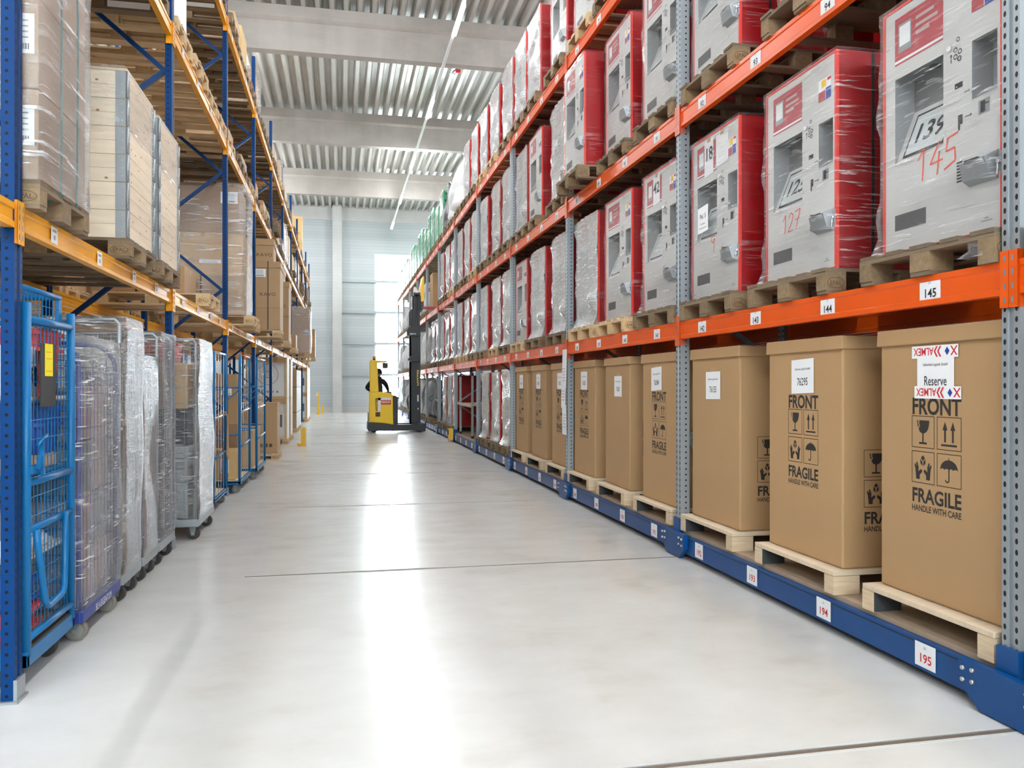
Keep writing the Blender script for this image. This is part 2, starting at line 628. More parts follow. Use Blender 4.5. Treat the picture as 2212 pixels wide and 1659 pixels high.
# far wall with the tall window
WX0, WX1, WZ1 = 1.80, 7.2, 8.75
b = MB()
b.box(HX0, WX0, HY1, HY1 + .2, 0, HZ + .3, 'wall_panel')
b.box(WX1, HX1, HY1, HY1 + .2, 0, HZ + .3, 'wall_panel')
b.box(WX0, WX1, HY1, HY1 + .2, WZ1, HZ + .3, 'wall_panel')
struct(b.build('wall_far'))
struct(MB().box(HX0, HX1, HY1 - .06, HY1, HZ - .68, HZ + .25, 'concrete_light').build('trim_20'))
struct(MB().box(-.46, .04, HY1 - .36, HY1, 0, HZ + .2, 'concrete_light').build('wall_column'))
for i, z in enumerate((2.08, 3.80, 5.52, 7.22)):
    struct(MB().box(.04, WX1 + .3, HY1 - .10, HY1 - .005, z - .06, z + .06, 'rail_grey').build('trim_%d' % (21 + i)))
struct(MB().box(HX0, WX0, HY1 - .03, HY1, 0, .32, 'concrete_light').build('baseboard_far'))
w = struct(MB().box(WX0, WX0 + .09, HY1 - .015, HY1 + .14, 0, WZ1, 'white').box(WX1 - .09, WX1, HY1 - .015, HY1 + .14, 0, WZ1, 'white')
           .box(WX0 + .09, WX1 - .09, HY1 - .015, HY1 + .14, WZ1 - .09, WZ1, 'white').box(WX0 + .09, WX1 - .09, HY1 - .015, HY1 + .14, 0, .1, 'white').build('window_1'))
MB().box(WX0 + .09, WX1 - .09, HY1 + .06, HY1 + .075, .1, WZ1 - .09, 'glass').build('window_pane', w)
# side walls, and the wall behind with a high window band added for fill daylight
struct(MB().box(HX0 - .2, HX0, HY0, HY1, 0, HZ + .3, 'wall_panel').build('wall_left'))
struct(MB().box(HX1, HX1 + .2, HY0, HY1, 0, HZ + .3, 'wall_panel').build('wall_right'))
b = MB()
GX0, GX1, GZ0, GZ = -7.0, 9.0, 5.6, 8.2
b.box(HX0, GX0, HY0 - .2, HY0, 0, HZ + .3, 'wall_panel')
b.box(GX1, HX1, HY0 - .2, HY0, 0, HZ + .3, 'wall_panel')
b.box(GX0, GX1, HY0 - .2, HY0, GZ, HZ + .3, 'wall_panel')
b.box(GX0, GX1, HY0 - .2, HY0, 0, GZ0, 'wall_panel')
struct(b.build('wall_rear'))
b = MB()
for x in [GX0 + 4 * k for k in range(5)]:
    b.box(x - .05, x + .05, HY0 - .14, HY0 - .04, GZ0, GZ, 'white')
b.box(GX0, GX1, HY0 - .14, HY0 - .04, GZ0, GZ0 + .08, 'white'); b.box(GX0, GX1, HY0 - .14, HY0 - .04, GZ - .08, GZ, 'white')
w = struct(b.build('window_2'))  # unseen band, added as frontal fill from behind the camera
MB().box(GX0, GX1, HY0 - .10, HY0 - .09, GZ0 + .08, GZ - .08, 'glass').build('window_pane', w)
struct(MB().box(-60, 60, HY1 + .2, HY1 + 60, -.25, -.05, 'ground').build('ground'))

# ---------------------------------------------------------------- LED light lines under the roof
def light_line(x, z, ys, label, seen):
    t = thing('light_line', label, 'light', (x, 0, z), 0, None)
    b = MB()
    b.box(-.032, .032, ys[0] - 1.5, ys[-1] + .8, .0, .065, 'white')
    b.build('trunking', t)
    for y in ys:
        m = MB()
        m.box(-.045, .045, y - .78, y + .78, -.05, 0, 'led')
        m.build('led_diffuser', t)
    b = MB()
    for y in (ys[0], ys[len(ys) // 2], ys[-1]):
        m = MB(); m.tube([(0, y + 1.2, .06), (0, y + 1.2, HZ - z - .02)], .004, 'galv', 5)
        m.build('suspension_wire', t)
light_line(2.58, 9.73, [-6 + 6 * k + .05 for k in range(9)], 'long white LED light line hanging over the aisle', True)
for x, nm in ((-3.6, 'LED light line behind the blue racking, over its rear side'), (8.6, 'LED light line behind the orange racking, over the next aisle'),
              (-9.2, 'LED light line by the outer wall behind the blue racking')):
    light_line(x, 9.73, [-6 + 6 * k + .05 for k in range(9)], nm, False)  # lines out of view, added to brighten the rack faces

# sprinkler heads hanging from the deck
def sprinkler(x, y, label):
    t = thing('sprinkler_head', label, 'sprinkler', (x, y, HZ - .28), 0)
    b = MB(); b.cyl((0, 0, 0), 'z', .09, .06, 'white', 14); b.tube([(0, 0, .03), (.02, 0, .1), (.1, 0, .16), (.14, 0, .28)], .018, 'charcoal', 6)
    b.build('housing', t)
    MB().box(.1, .24, -.04, .04, .08, .17, 'print_red').build('connector', t)
sprinkler(-4.75, 24.3, 'small white and red sprinkler head under the roof deck beside the blue racking')
sprinkler(3.3, 24.4, 'small white and red sprinkler head under the roof deck above the orange racking')
sprinkler(-5.1, 33.0, 'small sprinkler head under the roof deck, in the second bay from the far wall')
# ---------------------------------------------------------------- racks
def upright_mesh(h, mat, name, sgn, dp=.085):
    """open omega profile, front face at x=0, running back in +x*sgn"""
    p = [(0, -.05), (0, -.016), (.012, -.012), (.012, .012), (0, .016), (0, .05), (dp, .05), (dp, .036), (.016, .036), (.016, -.036), (dp, -.036), (dp, -.05)]
    if sgn < 0:
        p = [(-x, y) for x, y in p][::-1]
    return MB().prism(p, 'z', 0, h, mat).mesh(name)

def zigzag(root, y, x, h, d, sgn, mat, z0, step, meshes):
    """the frame's diagonals, one object each"""
    z, k = z0, 0
    while z + step < h:
        if k % 2 not in meshes:
            a, c = .07 * sgn, (d - .07) * sgn
            q = ((c, 0, 0), (a, 0, step)) if k % 2 == 0 else ((a, 0, 0), (c, 0, step))
            meshes[k % 2] = MB().bar(q[0], q[1], .04, .045, mat, (0, 1, 0)).mesh('brace')
        link('brace', meshes[k % 2], root, (x, y, z))
        z += step
        k += 1

# ---- orange rack on its mobile blue base
HR, DR = 6.15, 1.10
BEAM = {1: (1.94, 2.095), 2: (3.835, 3.99), 3: (5.765, 5.92)}
DECKZ = .235
rack = thing('pallet_rack', 'orange and galvanised mobile pallet rack on a blue base, holding ticket machines and cartons', 'rack', (0, 0, 0))
um = upright_mesh(HR - .2, 'rack_galv', 'upright', 1)
bm = {}
for i, y in enumerate(YR):
    link('upright', um, rack, (XR, y, .2))
    link('upright', um, rack, (XR + DR - .085, y, .2))
    zigzag(rack, y, XR, HR - .1, DR, 1, 'galv_dark', .38, .65, bm)

def beam_mesh(L, zh, t, mat, sgn):
    pr = [(0, 0), (0, .028), (.007, .036), (.007, zh - .036), (0, zh - .028), (0, zh), (t, zh), (t, 0)]
    pr = [(x * sgn, z) for x, z in pr]
    if sgn < 0:
        pr = pr[::-1]
    return MB().prism(pr, 'y', 0, L, mat).mesh('beam')
bmR = beam_mesh(3.6, .155, .05, 'orange', 1)
def connector_mesh(mat, sgn, zb, zt):
    b = MB()
    b.box(min(-.012 * sgn, 0), max(-.012 * sgn, 0), -.048, 0, zb, zt, mat)
    b.box(min(-.012 * sgn, .05 * sgn), max(-.012 * sgn, .05 * sgn), -.006, 0, zb, zt, mat)
    for k in range(4):
        z = zb + .035 + k * (zt - zb - .07) / 3
        b.box(min(-.0135 * sgn, 0), max(-.0135 * sgn, 0), -.034, -.022, z - .013, z + .013, 'galv_dark')
    return b.mesh('beam_connector')
def mirror_y(me, name):
    m2 = me.copy()
    m2.name = name
    for v in m2.vertices:
        v.co.y = -v.co.y
    m2.flip_normals()
    return m2
cR = connector_mesh('orange', 1, -.06, .20)
cR2 = mirror_y(cR, 'beam_connector')

def sticker(num, col, small='28-'):
    b = MB()
    b.box(-.0015, 0, -.075, .075, -.062, .062, 'paper')
    if num:
        b.text(num, (-.0024, 0, -.014), (0, -1, 0), (0, 0, 1), .064, col, .016, sx=1.0)
        b.text(small, (-.0024, 0, .040), (0, -1, 0), (0, 0, 1), .020, 'print_blue')
    return b.mesh('location_sticker')
plain = sticker('', 'ink')
for i in range(len(YR) - 1):
    y = YR[i] + .05
    for lv, (zb, zt) in BEAM.items():
        b = link('beam', bmR, rack, (XR, y, zb))
        link('beam_connector', cR, b, (0, 0, 0))
        link('beam_connector', cR2, b, (0, 3.6, 0))
        link('beam', bmR, rack, (XR + DR - .05, y, zb))
        for j in range(4):
            num = 145 - 4 * (i - 1) - j - 50 * (lv - 1)
            me = sticker(str(num), 'ink') if i <= 5 and num > 0 else plain
            link('location_sticker', me, b, (.005, .47 + .9 * j, .078))
    # mobile base: blue side beam, red-numbered stickers, plywood deck
    b = MB()
    b.box(XR - .02, XR + .04, y - .05, y + 3.65, .05, .205, 'base_blue')
    b.box(XR - .023, XR - .02, y - .05, y + 3.65, .183, .187, 'black')
    o = b.build('base_beam', rack)
    for j in range(4):
        num = 195 - 4 * (i - 1) - j
        me = sticker(str(num), 'print_red') if i <= 4 else plain
        link('location_sticker', me, o, (XR - .0235, y + .47 + .9 * j, .13))
    MB().box(XR + .02, XR + DR - .02, y + .01, y + 3.59, .205, DECKZ, 'deck_board').build('deck_panel', rack)
    MB().box(XR + DR - .04, XR + DR + .02, y - .05, y + 3.65, .05, .205, 'base_blue').build('base_beam', rack)
for i, y in enumerate(YR):
    # bracket plates bolted over the joint of two base beams, reaching down to the rail
    b = MB()
    b.prism([(y - .25, .222), (y - .25, .10), (y - .15, .008), (y + .12, .008), (y + .25, .105), (y + .25, .222)][::-1],
            'x', XR - .06, XR - .022, 'base_blue')
    o = b.build('base_bracket', rack)
    for dy in (-.215, -.155, .155, .215):
        for dz in (.125, .18):
            m = MB(); m.cyl((XR - .066, y + dy, dz + (.006 if abs(dy) < .2 else 0)), 'x', .0105, .014, 'bolt', 6)
            m.build('bolt', o)
    b = MB()
    b.box(XR - .02, XR + .10, y - .062, y + .062, .19, .335, 'base_blue')
    b.build('base_post', rack)
    m = MB(); m.cyl((XR + .25, y, .085), 'y', .08, .05, 'charcoal', 18); m.build('wheel', rack)
    m = MB(); m.cyl((XR + .85, y, .085), 'y', .08, .05, 'charcoal', 18); m.build('wheel', rack)
o = MB().box(XR - .17, XR - .06, 21.42, 21.62, .06, .36, 'deep_yellow').box(XR - .185, XR - .17, 21.45, 21.59, .2, .33, 'black').build('safety_sensor', rack)
MB().box(XR - .172, XR - .165, 21.40, 21.64, .02, .10, 'orange').build('bumper', o)

# the rear half of the mobile rack, back to back with the front
for i in range(1, 8):
    link('upright', um, rack, (XR + 1.2, YR[i], .2))
    link('upright', um, rack, (XR + 2.3, YR[i], .2))
for x in (XR + 1.23, XR + 2.27):
    for lv, (zb, zt) in BEAM.items():
        MB().box(x, x + .05, YR[1], YR[7], zb, zt, 'orange').build('beam', rack)
    MB().box(x - .05, x + .05, YR[1], YR[7], .05, .205, 'base_blue').build('base_beam', rack)
MB().box(XR + 1.2, XR + 2.3, YR[1], YR[7], .205, DECKZ, 'deck_board').build('deck_panel', rack)

# ---- blue and yellow rack
HL, DL = 7.51, 1.10
BEAML = {1: (2.285, 2.405), 2: (4.76, 4.88), 3: (6.46, 6.58)}
rack_b = thing('pallet_rack', 'tall blue pallet rack with yellow beams, holding cartons and roll cages', 'rack', (0, 0, 0))
uL = upright_mesh(HL - .01, 'rack_blue', 'upright', -1, .06)
bm2 = {}
cL = connector_mesh('yellow', -1, -.075, .135)
cL2 = mirror_y(cL, 'beam_connector')
bmL = beam_mesh(3.58, .12, .05, 'yellow', -1)
foot = MB().box(-.11, .02, -.07, .07, 0, .012, 'galv').box(-.004, .012, -.052, .052, .012, .11, 'galv').mesh('foot_plate')
for y in YL:
    o = link('upright', uL, rack_b, (XL, y, .01))
    link('foot_plate', foot, o, (0, 0, -.01))
    o = link('upright', uL, rack_b, (XL - DL + .06, y, .01))
    zigzag(rack_b, y, XL, HL, DL, -1, 'brace_blue', .40, .81, bm2)
tagm = MB().box(0, .0015, -.05, .05, -.045, .045, 'paper').text('80', (.002, 0, -.012), (0, 1, 0), (0, 0, 1), .035, 'ink').box(.0016, .002, -.03, .03, .016, .03, 'tote_grey').mesh('location_sticker')
for i in range(-1, len(YL) - 1):
    y = (YL[i] if i >= 0 else YL[0] - 3.68) + .05
    for lv, (zb, zt) in BEAML.items():
        b = link('beam', bmL, rack_b, (XL, y, zb))
        link('beam_connector', cL, b, (0, 0, 0))
        link('beam_connector', cL2, b, (0, 3.58, 0))
        link('beam', bmL, rack_b, (XL - DL + .05, y, zb))
        for k in (.45, 1.3, 2.2, 2.95):
            link('location_sticker', tagm, b, (.001, k, .06))

# the rear half of the blue rack
for i in range(0, 8):
    link('upright', uL, rack_b, (XL - 1.25, YL[i], .01))
    link('upright', uL, rack_b, (XL - 2.3, YL[i], .01))
for x in (XL - 1.25, XL - 2.3):
    for lv, (zb, zt) in BEAML.items():
        MB().box(x - .05, x, YL[0], YL[7], zb, zt, 'yellow').build('beam', rack_b)
# ---------------------------------------------------------------- pallets (origin: middle of the underside, front towards -x)
def pallet_parts(w, d, h, kind, seed, stamp=True):
    """five deck boards, three cross boards, nine blocks, three skids; each part a mesh of its own"""
    rnd = random.Random(seed)
    D, X, B = (('pale_deck', 'pale_cross', 'pale_block') if kind == 'pale' else ('wood_deck', 'wood_cross', 'wood_block'))
    t = .022
    zb, zs, zd = h - 3 * t, h - 2 * t, h - t
    deck = MB()
    ws = (.145, .10, .145, .10, .145) if w < .9 else (.145, .12, .145, .12, .145)
    gap = (w - sum(ws)) / 4
    y = -w / 2
    for k in ws:
        e0, e1, dz = rnd.uniform(-.008, .006), rnd.uniform(-.006, .006), rnd.uniform(-.002, .002)
        deck.box(-d / 2 + e0, d / 2 + e1, y, y + k, zd + .0005, h + min(0, dz), D)
        y += k + gap
    cross = MB()
    for x0, x1 in ((-d / 2, -d / 2 + .145), (-.0725, .0725), (d / 2 - .145, d / 2)):
        cross.box(x0, x1, -w / 2, w / 2, zs + .0005, zd, X)
    blk, sk = [], []
    for yi, yc, yw in ((0, -w / 2 + .05, .10), (1, 0, .145), (2, w / 2 - .05, .10)):
        sk.append(MB().box(-d / 2 + rnd.uniform(0, .01), d / 2, yc - yw / 2, yc + yw / 2, 0, t, D).mesh('skid'))
        for xc in (-d / 2 + .0725, 0, d / 2 - .0725):
            b = MB().box(xc - .0725, xc + .0725, yc - yw / 2, yc + yw / 2, t + .0005, zs, B)
            if stamp and yi != 1 and xc < 0:
                sg = -1 if yi == 0 else 1
                o = (xc, yc + sg * (yw / 2 + .0008), (t + zs) / 2)
                u = (-sg, 0, 0)
                n = 20
                zc = (zs - t) * .36
                for a in range(n):
                    q = [(math.cos(2 * math.pi * s / n), math.sin(2 * math.pi * s / n)) for s in (a, a + 1)]
                    b.flat([[(q[0][0] * .060, q[0][1] * zc), (q[1][0] * .060, q[1][1] * zc), (q[1][0] * .056, q[1][1] * zc * .9), (q[0][0] * .056, q[0][1] * zc * .9)]], o, u, (0, 0, 1), 'ink_brown')
                b.text('EPAL', o, u, (0, 0, 1), .038, 'ink_brown', .01)
            blk.append(b.mesh('block'))
    return [('deck', deck.mesh('deck')), ('cross_board', cross.mesh('cross_board'))] + [('block', m) for m in blk] + [('skid', m) for m in sk]

def pallet_simple(w, d, h, kind, seed):
    b = MB()
    for nm, me in pallet_parts(w, d, h, kind, seed, False):
        mats = [m.name for m in me.materials]
        nm2 = [k for k, v in MAT.items() if v.name == mats[0]][0]
        b.add([v.co[:] for v in me.vertices], [list(p.vertices) for p in me.polygons], nm2)
        bpy.data.meshes.remove(me)
    return b.mesh('pallet')

PAL = {}
def pallet(size, kind, near, loc, rz, label, group=None, var=0):
    w, d, h = size
    if near:
        k = (size, kind, var)
        if k not in PAL:
            PAL[k] = pallet_parts(w, d, h, kind, hash(k) % 1000)
        t = thing('wooden_pallet', label, 'pallet', loc, rz, group)
        for nm, me in PAL[k]:
            link(nm, me, t)
        return t
    k = (size, kind, var, 'far')
    if k not in PAL:
        PAL[k] = pallet_simple(w, d, h, kind, var + 3)
    o = link('wooden_pallet', PAL[k], None, loc, 0, (0, 0, rz))
    return tag(o, label, 'pallet', group)
EUR, EUR2 = (.80, 1.20, .144), (.98, 1.20, .162)

def plywood_pallet(loc, label, rz=0):
    t = thing('plywood_pallet', label, 'pallet', loc, rz, 'plywood pallets under the fragile cartons')
    w, d, h = .97, .98, .145
    MB().box(-d / 2, d / 2, -w / 2, w / 2, h - .03, h, 'plywood_top').build('deck', t, None, .004)
    for x0 in (-d / 2, d / 2 - .18):
        for y0, y1 in ((-w / 2, -w / 2 + .10), (w / 2 - .10, w / 2)):
            b = MB().box(x0, x0 + .18, y0, y1, 0, h - .031, 'plywood')
            s = 1 if y0 < 0 else -1
            yy = y1 if y0 < 0 else y0
            b.box(x0 + .004, x0 + .178, min(yy, yy + s * .004), max(yy, yy + s * .004), .003, h - .032, 'felt_grey')  # dark grey sheet on the block's inner side
            b.build('block', t)
    return t

# ---------------------------------------------------------------- ticket machine (origin: middle of the front's lower edge, front towards -x)
MW, MH, MD = .87, 1.38, .72
def uy(u):
    return MW / 2 - u * MW
def rects_with_holes(b, x, holes, mat, u0=.02, u1=.98, v0=.012, v1=.99):
    us = sorted({u0, u1, *[h[0] for h in holes], *[h[1] for h in holes]})
    vs = sorted({v0, v1, *[h[2] for h in holes], *[h[3] for h in holes]})
    for a, c in zip(us, us[1:]):
        for d, e in zip(vs, vs[1:]):
            if any(h[0] <= a and c <= h[1] and h[2] <= d and e <= h[3] for h in holes):
                continue
            b.poly([(x, uy(a), d * MH), (x, uy(a), e * MH), (x, uy(c), e * MH), (x, uy(c), d * MH)][::-1], mat)
NICHE, TRAY = (.116, .546, .36, .71), (.77, .953, .49, .70)
def R3(b, x, u0, u1, v0, v1, mat):
    b.poly([(x, uy(u0), v0 * MH), (x, uy(u1), v0 * MH), (x, uy(u1), v1 * MH), (x, uy(u0), v1 * MH)], mat)

def mk_machine_parts():
    P = {}
    b = MB()
    b.box(.012, MD, -MW / 2, MW / 2, 0, MH, 'machine_red')
    b.f.pop(0); b.m.pop(0); b.sm.pop(0)      # the front is the door
    P['housing'] = b.mesh('housing')
    b = MB()
    for y0, y1, z0, z1 in ((-MW / 2, -MW / 2 + .02, 0, MH), (MW / 2 - .02, MW / 2, 0, MH), (-MW / 2 + .02, MW / 2 - .02, MH - .014, MH), (-MW / 2 + .02, MW / 2 - .02, 0, .016)):
        b.box(-.008, .012, y0, y1, z0, z1, 'bezel_red')
    P['door_frame'] = b.mesh('door_frame')
    b = MB()
    rects_with_holes(b, -.004, [NICHE, TRAY], 'machine_grey')
    P['front_panel'] = b.mesh('front_panel')
    # screen niche: a box sunk into the door, with a sloping console
    b = MB()
    u0, u1, v0, v1 = NICHE
    ya, yb, za, zb, d = uy(u0), uy(u1), v0 * MH, v1 * MH, .011
    dd, ch = .12, .31
    b.poly([(-.004, ya, za), (-.004, ya, zb), (dd, ya, zb), (dd, ya, za + ch)], 'niche_grey')
    b.poly([(-.004, yb, za), (dd, yb, za + ch), (dd, yb, zb), (-.004, yb, zb)], 'niche_grey')
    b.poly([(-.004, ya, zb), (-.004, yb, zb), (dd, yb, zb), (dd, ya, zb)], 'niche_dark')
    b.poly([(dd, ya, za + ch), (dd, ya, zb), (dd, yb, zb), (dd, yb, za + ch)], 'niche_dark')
    b.poly([(-.004, ya, za), (dd, ya, za + ch), (dd, yb, za + ch), (-.004, yb, za)], 'machine_grey')
    b.cyl((.06, (ya + yb) / 2 - .05, zb - .004), 'z', .03, .006, 'charcoal', 14)
    P['screen_niche'] = b.mesh('screen_niche')
    def screen(txt, ya=ya, yb=yb, za=za, dd=dd, ch=ch):
        b = MB()
        e = Vector((dd + .004, 0, ch)).normalized()
        nrm = Vector((-e.z, 0, e.x))
        c = Vector((-.004, (ya + yb) / 2 - .02, za)) + e * .165 + nrm * .004
        b.flat([[(-.158, -.135), (.158, -.135), (.158, .135), (-.158, .135)]], c, (0, -1, 0), e, 'black')
        b.flat([[(-.144, -.12), (.144, -.12), (.144, .12), (-.144, .12)]], c + nrm * .002, (0, -1, 0), e, 'screen')
        if txt:
            b.text(txt, c + nrm * .004, (0, -1, 0), e, .165, 'ink', .016)
        return b.mesh('screen')
    P['screen'] = screen
    b = MB()
    u0, u1, v0, v1 = TRAY
    ya, yb, za, zb, dd2 = uy(u0), uy(u1), v0 * MH, v1 * MH, .12
    b.poly([(-.004, ya, za), (-.004, ya, zb), (dd2, ya, zb), (dd2, ya, za + .07)], 'niche_grey')
    b.poly([(-.004, yb, za), (dd2, yb, za + .07), (dd2, yb, zb), (-.004, yb, zb)], 'niche_grey')
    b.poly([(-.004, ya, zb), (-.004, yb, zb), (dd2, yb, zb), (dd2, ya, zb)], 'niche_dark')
    b.poly([(dd2, ya, za + .07), (dd2, ya, zb), (dd2, yb, zb), (dd2, yb, za + .07)], 'niche_grey')
    b.poly([(-.004, ya, za), (dd2, ya, za + .07), (dd2, yb, za + .07), (-.004, yb, za)], 'machine_grey')
    P['output_tray'] = b.mesh('output_tray')
    b = MB()
    R3(b, -.0055, .116, .40, .095, .158, 'vent')
    P['vent_grille'] = b.mesh('vent_grille')
    b = MB()
    R3(b, -.0055, .116, .546, .765, .955, 'poster_red')
    R3(b, -.0062, .15, .27, .81, .925, 'tote_grey')
    R3(b, -.0066, .16, .26, .835, .915, 'white')
    for k, w in enumerate((.16, .19, .12)):
        R3(b, -.0062, .31, .31 + w, .905 - k * .03, .918 - k * .03, 'tote_pink')
    R3(b, -.0062, .116, .546, .772, .782, 'white')
    P['poster'] = b.mesh('poster')
    b = MB()
    R3(b, -.0055, .77, .93, .80, .90, 'paper')
    R3(b, -.006, .77, .86, .80, .845, 'poster_red')
    R3(b, -.006, .865, .93, .80, .852, 'sticker_blue')
    R3(b, -.006, .81, .87, .86, .895, 'deep_yellow')
    R3(b, -.006, .885, .93, .882, .896, 'print_red')
    P['sticker'] = b.mesh('sticker')
    # printed hints: coins, card, ticket, arrows, keypad window
    b = MB()
    def arrow(u, v, ang, s=.045):
        o = (-.0056, uy(u), v * MH)
        ca, sa = math.cos(ang), math.sin(ang)
        e1, e2 = (0, -ca, sa), (0, sa, ca)
        b.flat([[(-s, -.0025), (s, -.0025), (s, .0025), (-s, .0025)], [(s, -.003), (s, .003), (s * .45, s * .45), (s * .45, s * .33)], [(s, -.003), (s * .45, -s * .33), (s * .45, -s * .45), (s, .003)]], o, e1, e2, 'ink')
    def ring(u, v, r):
        o = (-.0056, uy(u), v * MH)
        n = 14
        pr = []
        for i in range(n):
            q = [(math.cos(2 * math.pi * s / n), math.sin(2 * math.pi * s / n)) for s in (i, i + 1)]
            pr.append([(q[0][0] * r, q[0][1] * r), (q[1][0] * r, q[1][1] * r), (q[1][0] * r * .62, q[1][1] * r * .62), (q[0][0] * r * .62, q[0][1] * r * .62)])
        b.flat(pr, o, (0, -1, 0), (0, 0, 1), 'ink')
    arrow(.61, .675, math.pi / 2, .022)
    for du, dv in ((0, 0), (.035, -.012), (.0, -.025), (.03, -.037)):
        ring(.645 + du, .70 + dv, .014)
    ring(.665, .735, .012)
    R3(b, -.0056, .64, .70, .555, .575, 'ink'); R3(b, -.006, .65, .66, .56, .563, 'white')
    arrow(.735, .53, 0, .018)
    R3(b, -.0056, .665, .70, .42, .455, 'ink'); R3(b, -.0056, .665, .68, .40, .42, 'ink')
    arrow(.745, .44, 0, .022)
    R3(b, -.0056, .82, .90, .425, .475, 'tote_grey'); R3(b, -.006, .835, .87, .43, .47, 'ink'); R3(b, -.006, .87, .895, .455, .46, 'ink')
    for k in range(7):
        R3(b, -.0056, .655, .70, .21 + k * .0115, .2165 + k * .0115, 'ink')
    arrow(.735, .25, 0, .02)
    R3(b, -.0056, .84, .92, .045, .0485, 'tote_grey'); R3(b, -.0056, .865, .895, .053, .058, 'tote_grey')
    P['printed_symbols'] = b.mesh('printed_symbols')
    b = MB()
    z = .195 * MH
    b.hexa([(-.05, uy(.955), z), (-.05, uy(.76), z), (-.004, uy(.75), z - .02), (-.004, uy(.965), z - .02)][::-1],
           [(-.075, uy(.95), z + .085), (-.075, uy(.765), z + .085), (-.004, uy(.75), z + .12), (-.004, uy(.965), z + .12)][::-1], 'galv')
    b.box(-.074, -.06, uy(.90), uy(.80), z + .078, z + .094, 'black')
    P['note_reader'] = b.mesh('note_reader')
    b = MB()
    b.box(-.018, -.008, uy(.995), uy(.978), .20 * MH, .27 * MH, 'galv')
    b.cyl((-.02, uy(.987), .235 * MH), 'x', .009, .03, 'chrome', 10)
    b.tube([(-.03, uy(.987), .235 * MH), (-.034, uy(.990), .19 * MH)], .005, 'chrome', 6)
    P['lock'] = b.mesh('lock')
    b = MB()
    b.cyl((-.008, uy(.60), .715 * MH), 'x', .014, .012, 'chrome', 14)
    P['button'] = b.mesh('button')
    b = MB()
    s = .24
    b.box(s, s + .02, -MW / 2 - .003, -MW / 2, 0, MH + .003, 'strap_black')
    b.box(s, s + .02, MW / 2, MW / 2 + .003, 0, MH + .003, 'strap_black')
    b.box(s, s + .02, -MW / 2, MW / 2, MH, MH + .003, 'strap_black')
    P['strap'] = b.mesh('strap')
    # stretch film: a thin skin drawn round the machine, uneven
    def skin(seed, mat, side='film_clear', grow=.012, amp=.006, flare=0.):
        rnd = random.Random(seed)
        ph = [rnd.uniform(0, 6.3) for _ in range(6)]
        b = MB()
        n = 26
        per = []
        x0, x1, y0, y1 = -.016, MD + grow, -MW / 2 - grow, MW / 2 + grow
        for (p, q, k) in (((x0, y0), (x0, y1), 10), ((x0, y1), (x1, y1), 6), ((x1, y1), (x1, y0), 6), ((x1, y0), (x0, y0), 6)):
            for i in range(k):
                per.append((p[0] + (q[0] - p[0]) * i / k, p[1] + (q[1] - p[1]) * i / k))
        m = len(per)
        vs, fs = [], []
        for l in range(n + 1):
            z = l / n * (MH + .012)
            for i, (x, y) in enumerate(per):
                w = amp * (math.sin(9 * z + ph[0] + 4 * y) + .6 * math.sin(23 * z + ph[1] + 7 * x + 5 * y) + .5 * math.sin(31 * y + ph[2]))
                cx = -1 if x <= x0 + 1e-6 else (1 if x >= x1 - 1e-6 else 0)
                cyy = -1 if y <= y0 + 1e-6 else (1 if y >= y1 - 1e-6 else 0)
                f = flare * max(0, .12 - z) / .12
                if cx == -1:
                    # the film hugs the flat door, bulging over the reader
                    w = w * .5 - abs(w) * .5
                    q = abs(y - uy(.855)) / .13, abs(z - .31) / .13
                    if max(q) < 1:
                        w -= .075 * (1 - max(q) ** 3)
                vs.append((x + (w if cx == -1 else abs(w) * cx) - f * (cx == -1), y + abs(w) * cyy, z))
        for l in range(n):
            for i in range(m):
                a, c = l * m + i, l * m + (i + 1) % m
                fs.append(((a, a + m, c + m, c), i))
        q = b.add(vs, [f for f, i in fs if i < 10], mat, True)
        k = b.mi(side)
        for f, i in fs:
            if i >= 10:
                b.f.append(list(f)); b.m.append(k); b.sm.append(True)
        b.f.append([n * m + i for i in range(m)][::-1]); b.m.append(k); b.sm.append(False)
        return b.mesh('stretch_film')
    P['stretch_film'] = [skin(1, 'film_machine'), skin(2, 'film_machine_b'), skin(3, 'film_machine', 'film_machine', .014, .010, .05), skin(4, 'film_front', 'film_clear', .014, .012, .03), skin(5, 'film_front', 'film_clear', .014, .014, .06)]
    # plain version for the far bays
    b = MB()
    rects_with_holes(b, -.004, [(.116, .546, .36, .71), (.77, .953, .49, .70), (.116, .40, .095, .158), (.116, .546, .765, .955)], 'machine_grey')
    R3(b, -.004, .116, .546, .36, .71, 'niche_grey'); R3(b, -.004, .77, .953, .49, .70, 'niche_grey')
    R3(b, -.004, .116, .40, .095, .158, 'vent'); R3(b, -.004, .116, .546, .765, .955, 'poster_red')
    P['far_panel'] = b.mesh('front_panel')
    return P
MP = mk_machine_parts()
NEARPARTS = ('housing', 'door_frame', 'front_panel', 'screen_niche', 'output_tray', 'vent_grille', 'poster', 'sticker', 'printed_symbols', 'note_reader', 'lock', 'button', 'strap')
MIDPARTS = ('housing', 'door_frame', 'front_panel', 'screen_niche', 'output_tray', 'vent_grille', 'poster', 'sticker', 'note_reader', 'strap')
SCR = {}
DIGIT = {'1': [[(.1, .7), (.35, 1), (.35, 0)]], '2': [[(.05, .75), (.25, 1), (.5, .85), (.4, .5), (.05, .02), (.55, .05)]], '7': [[(.05, .95), (.55, 1), (.2, 0)], [(.12, .5), (.5, .55)]],
         '4': [[(.4, 1), (.05, .4), (.6, .4)], [(.42, .7), (.38, 0)]], '5': [[(.55, 1), (.12, .95), (.1, .58), (.45, .6), (.5, .2), (.05, .05)]], '9': [[(.5, .9), (.2, 1), (.08, .72), (.3, .55), (.5, .8), (.45, 0)]]}
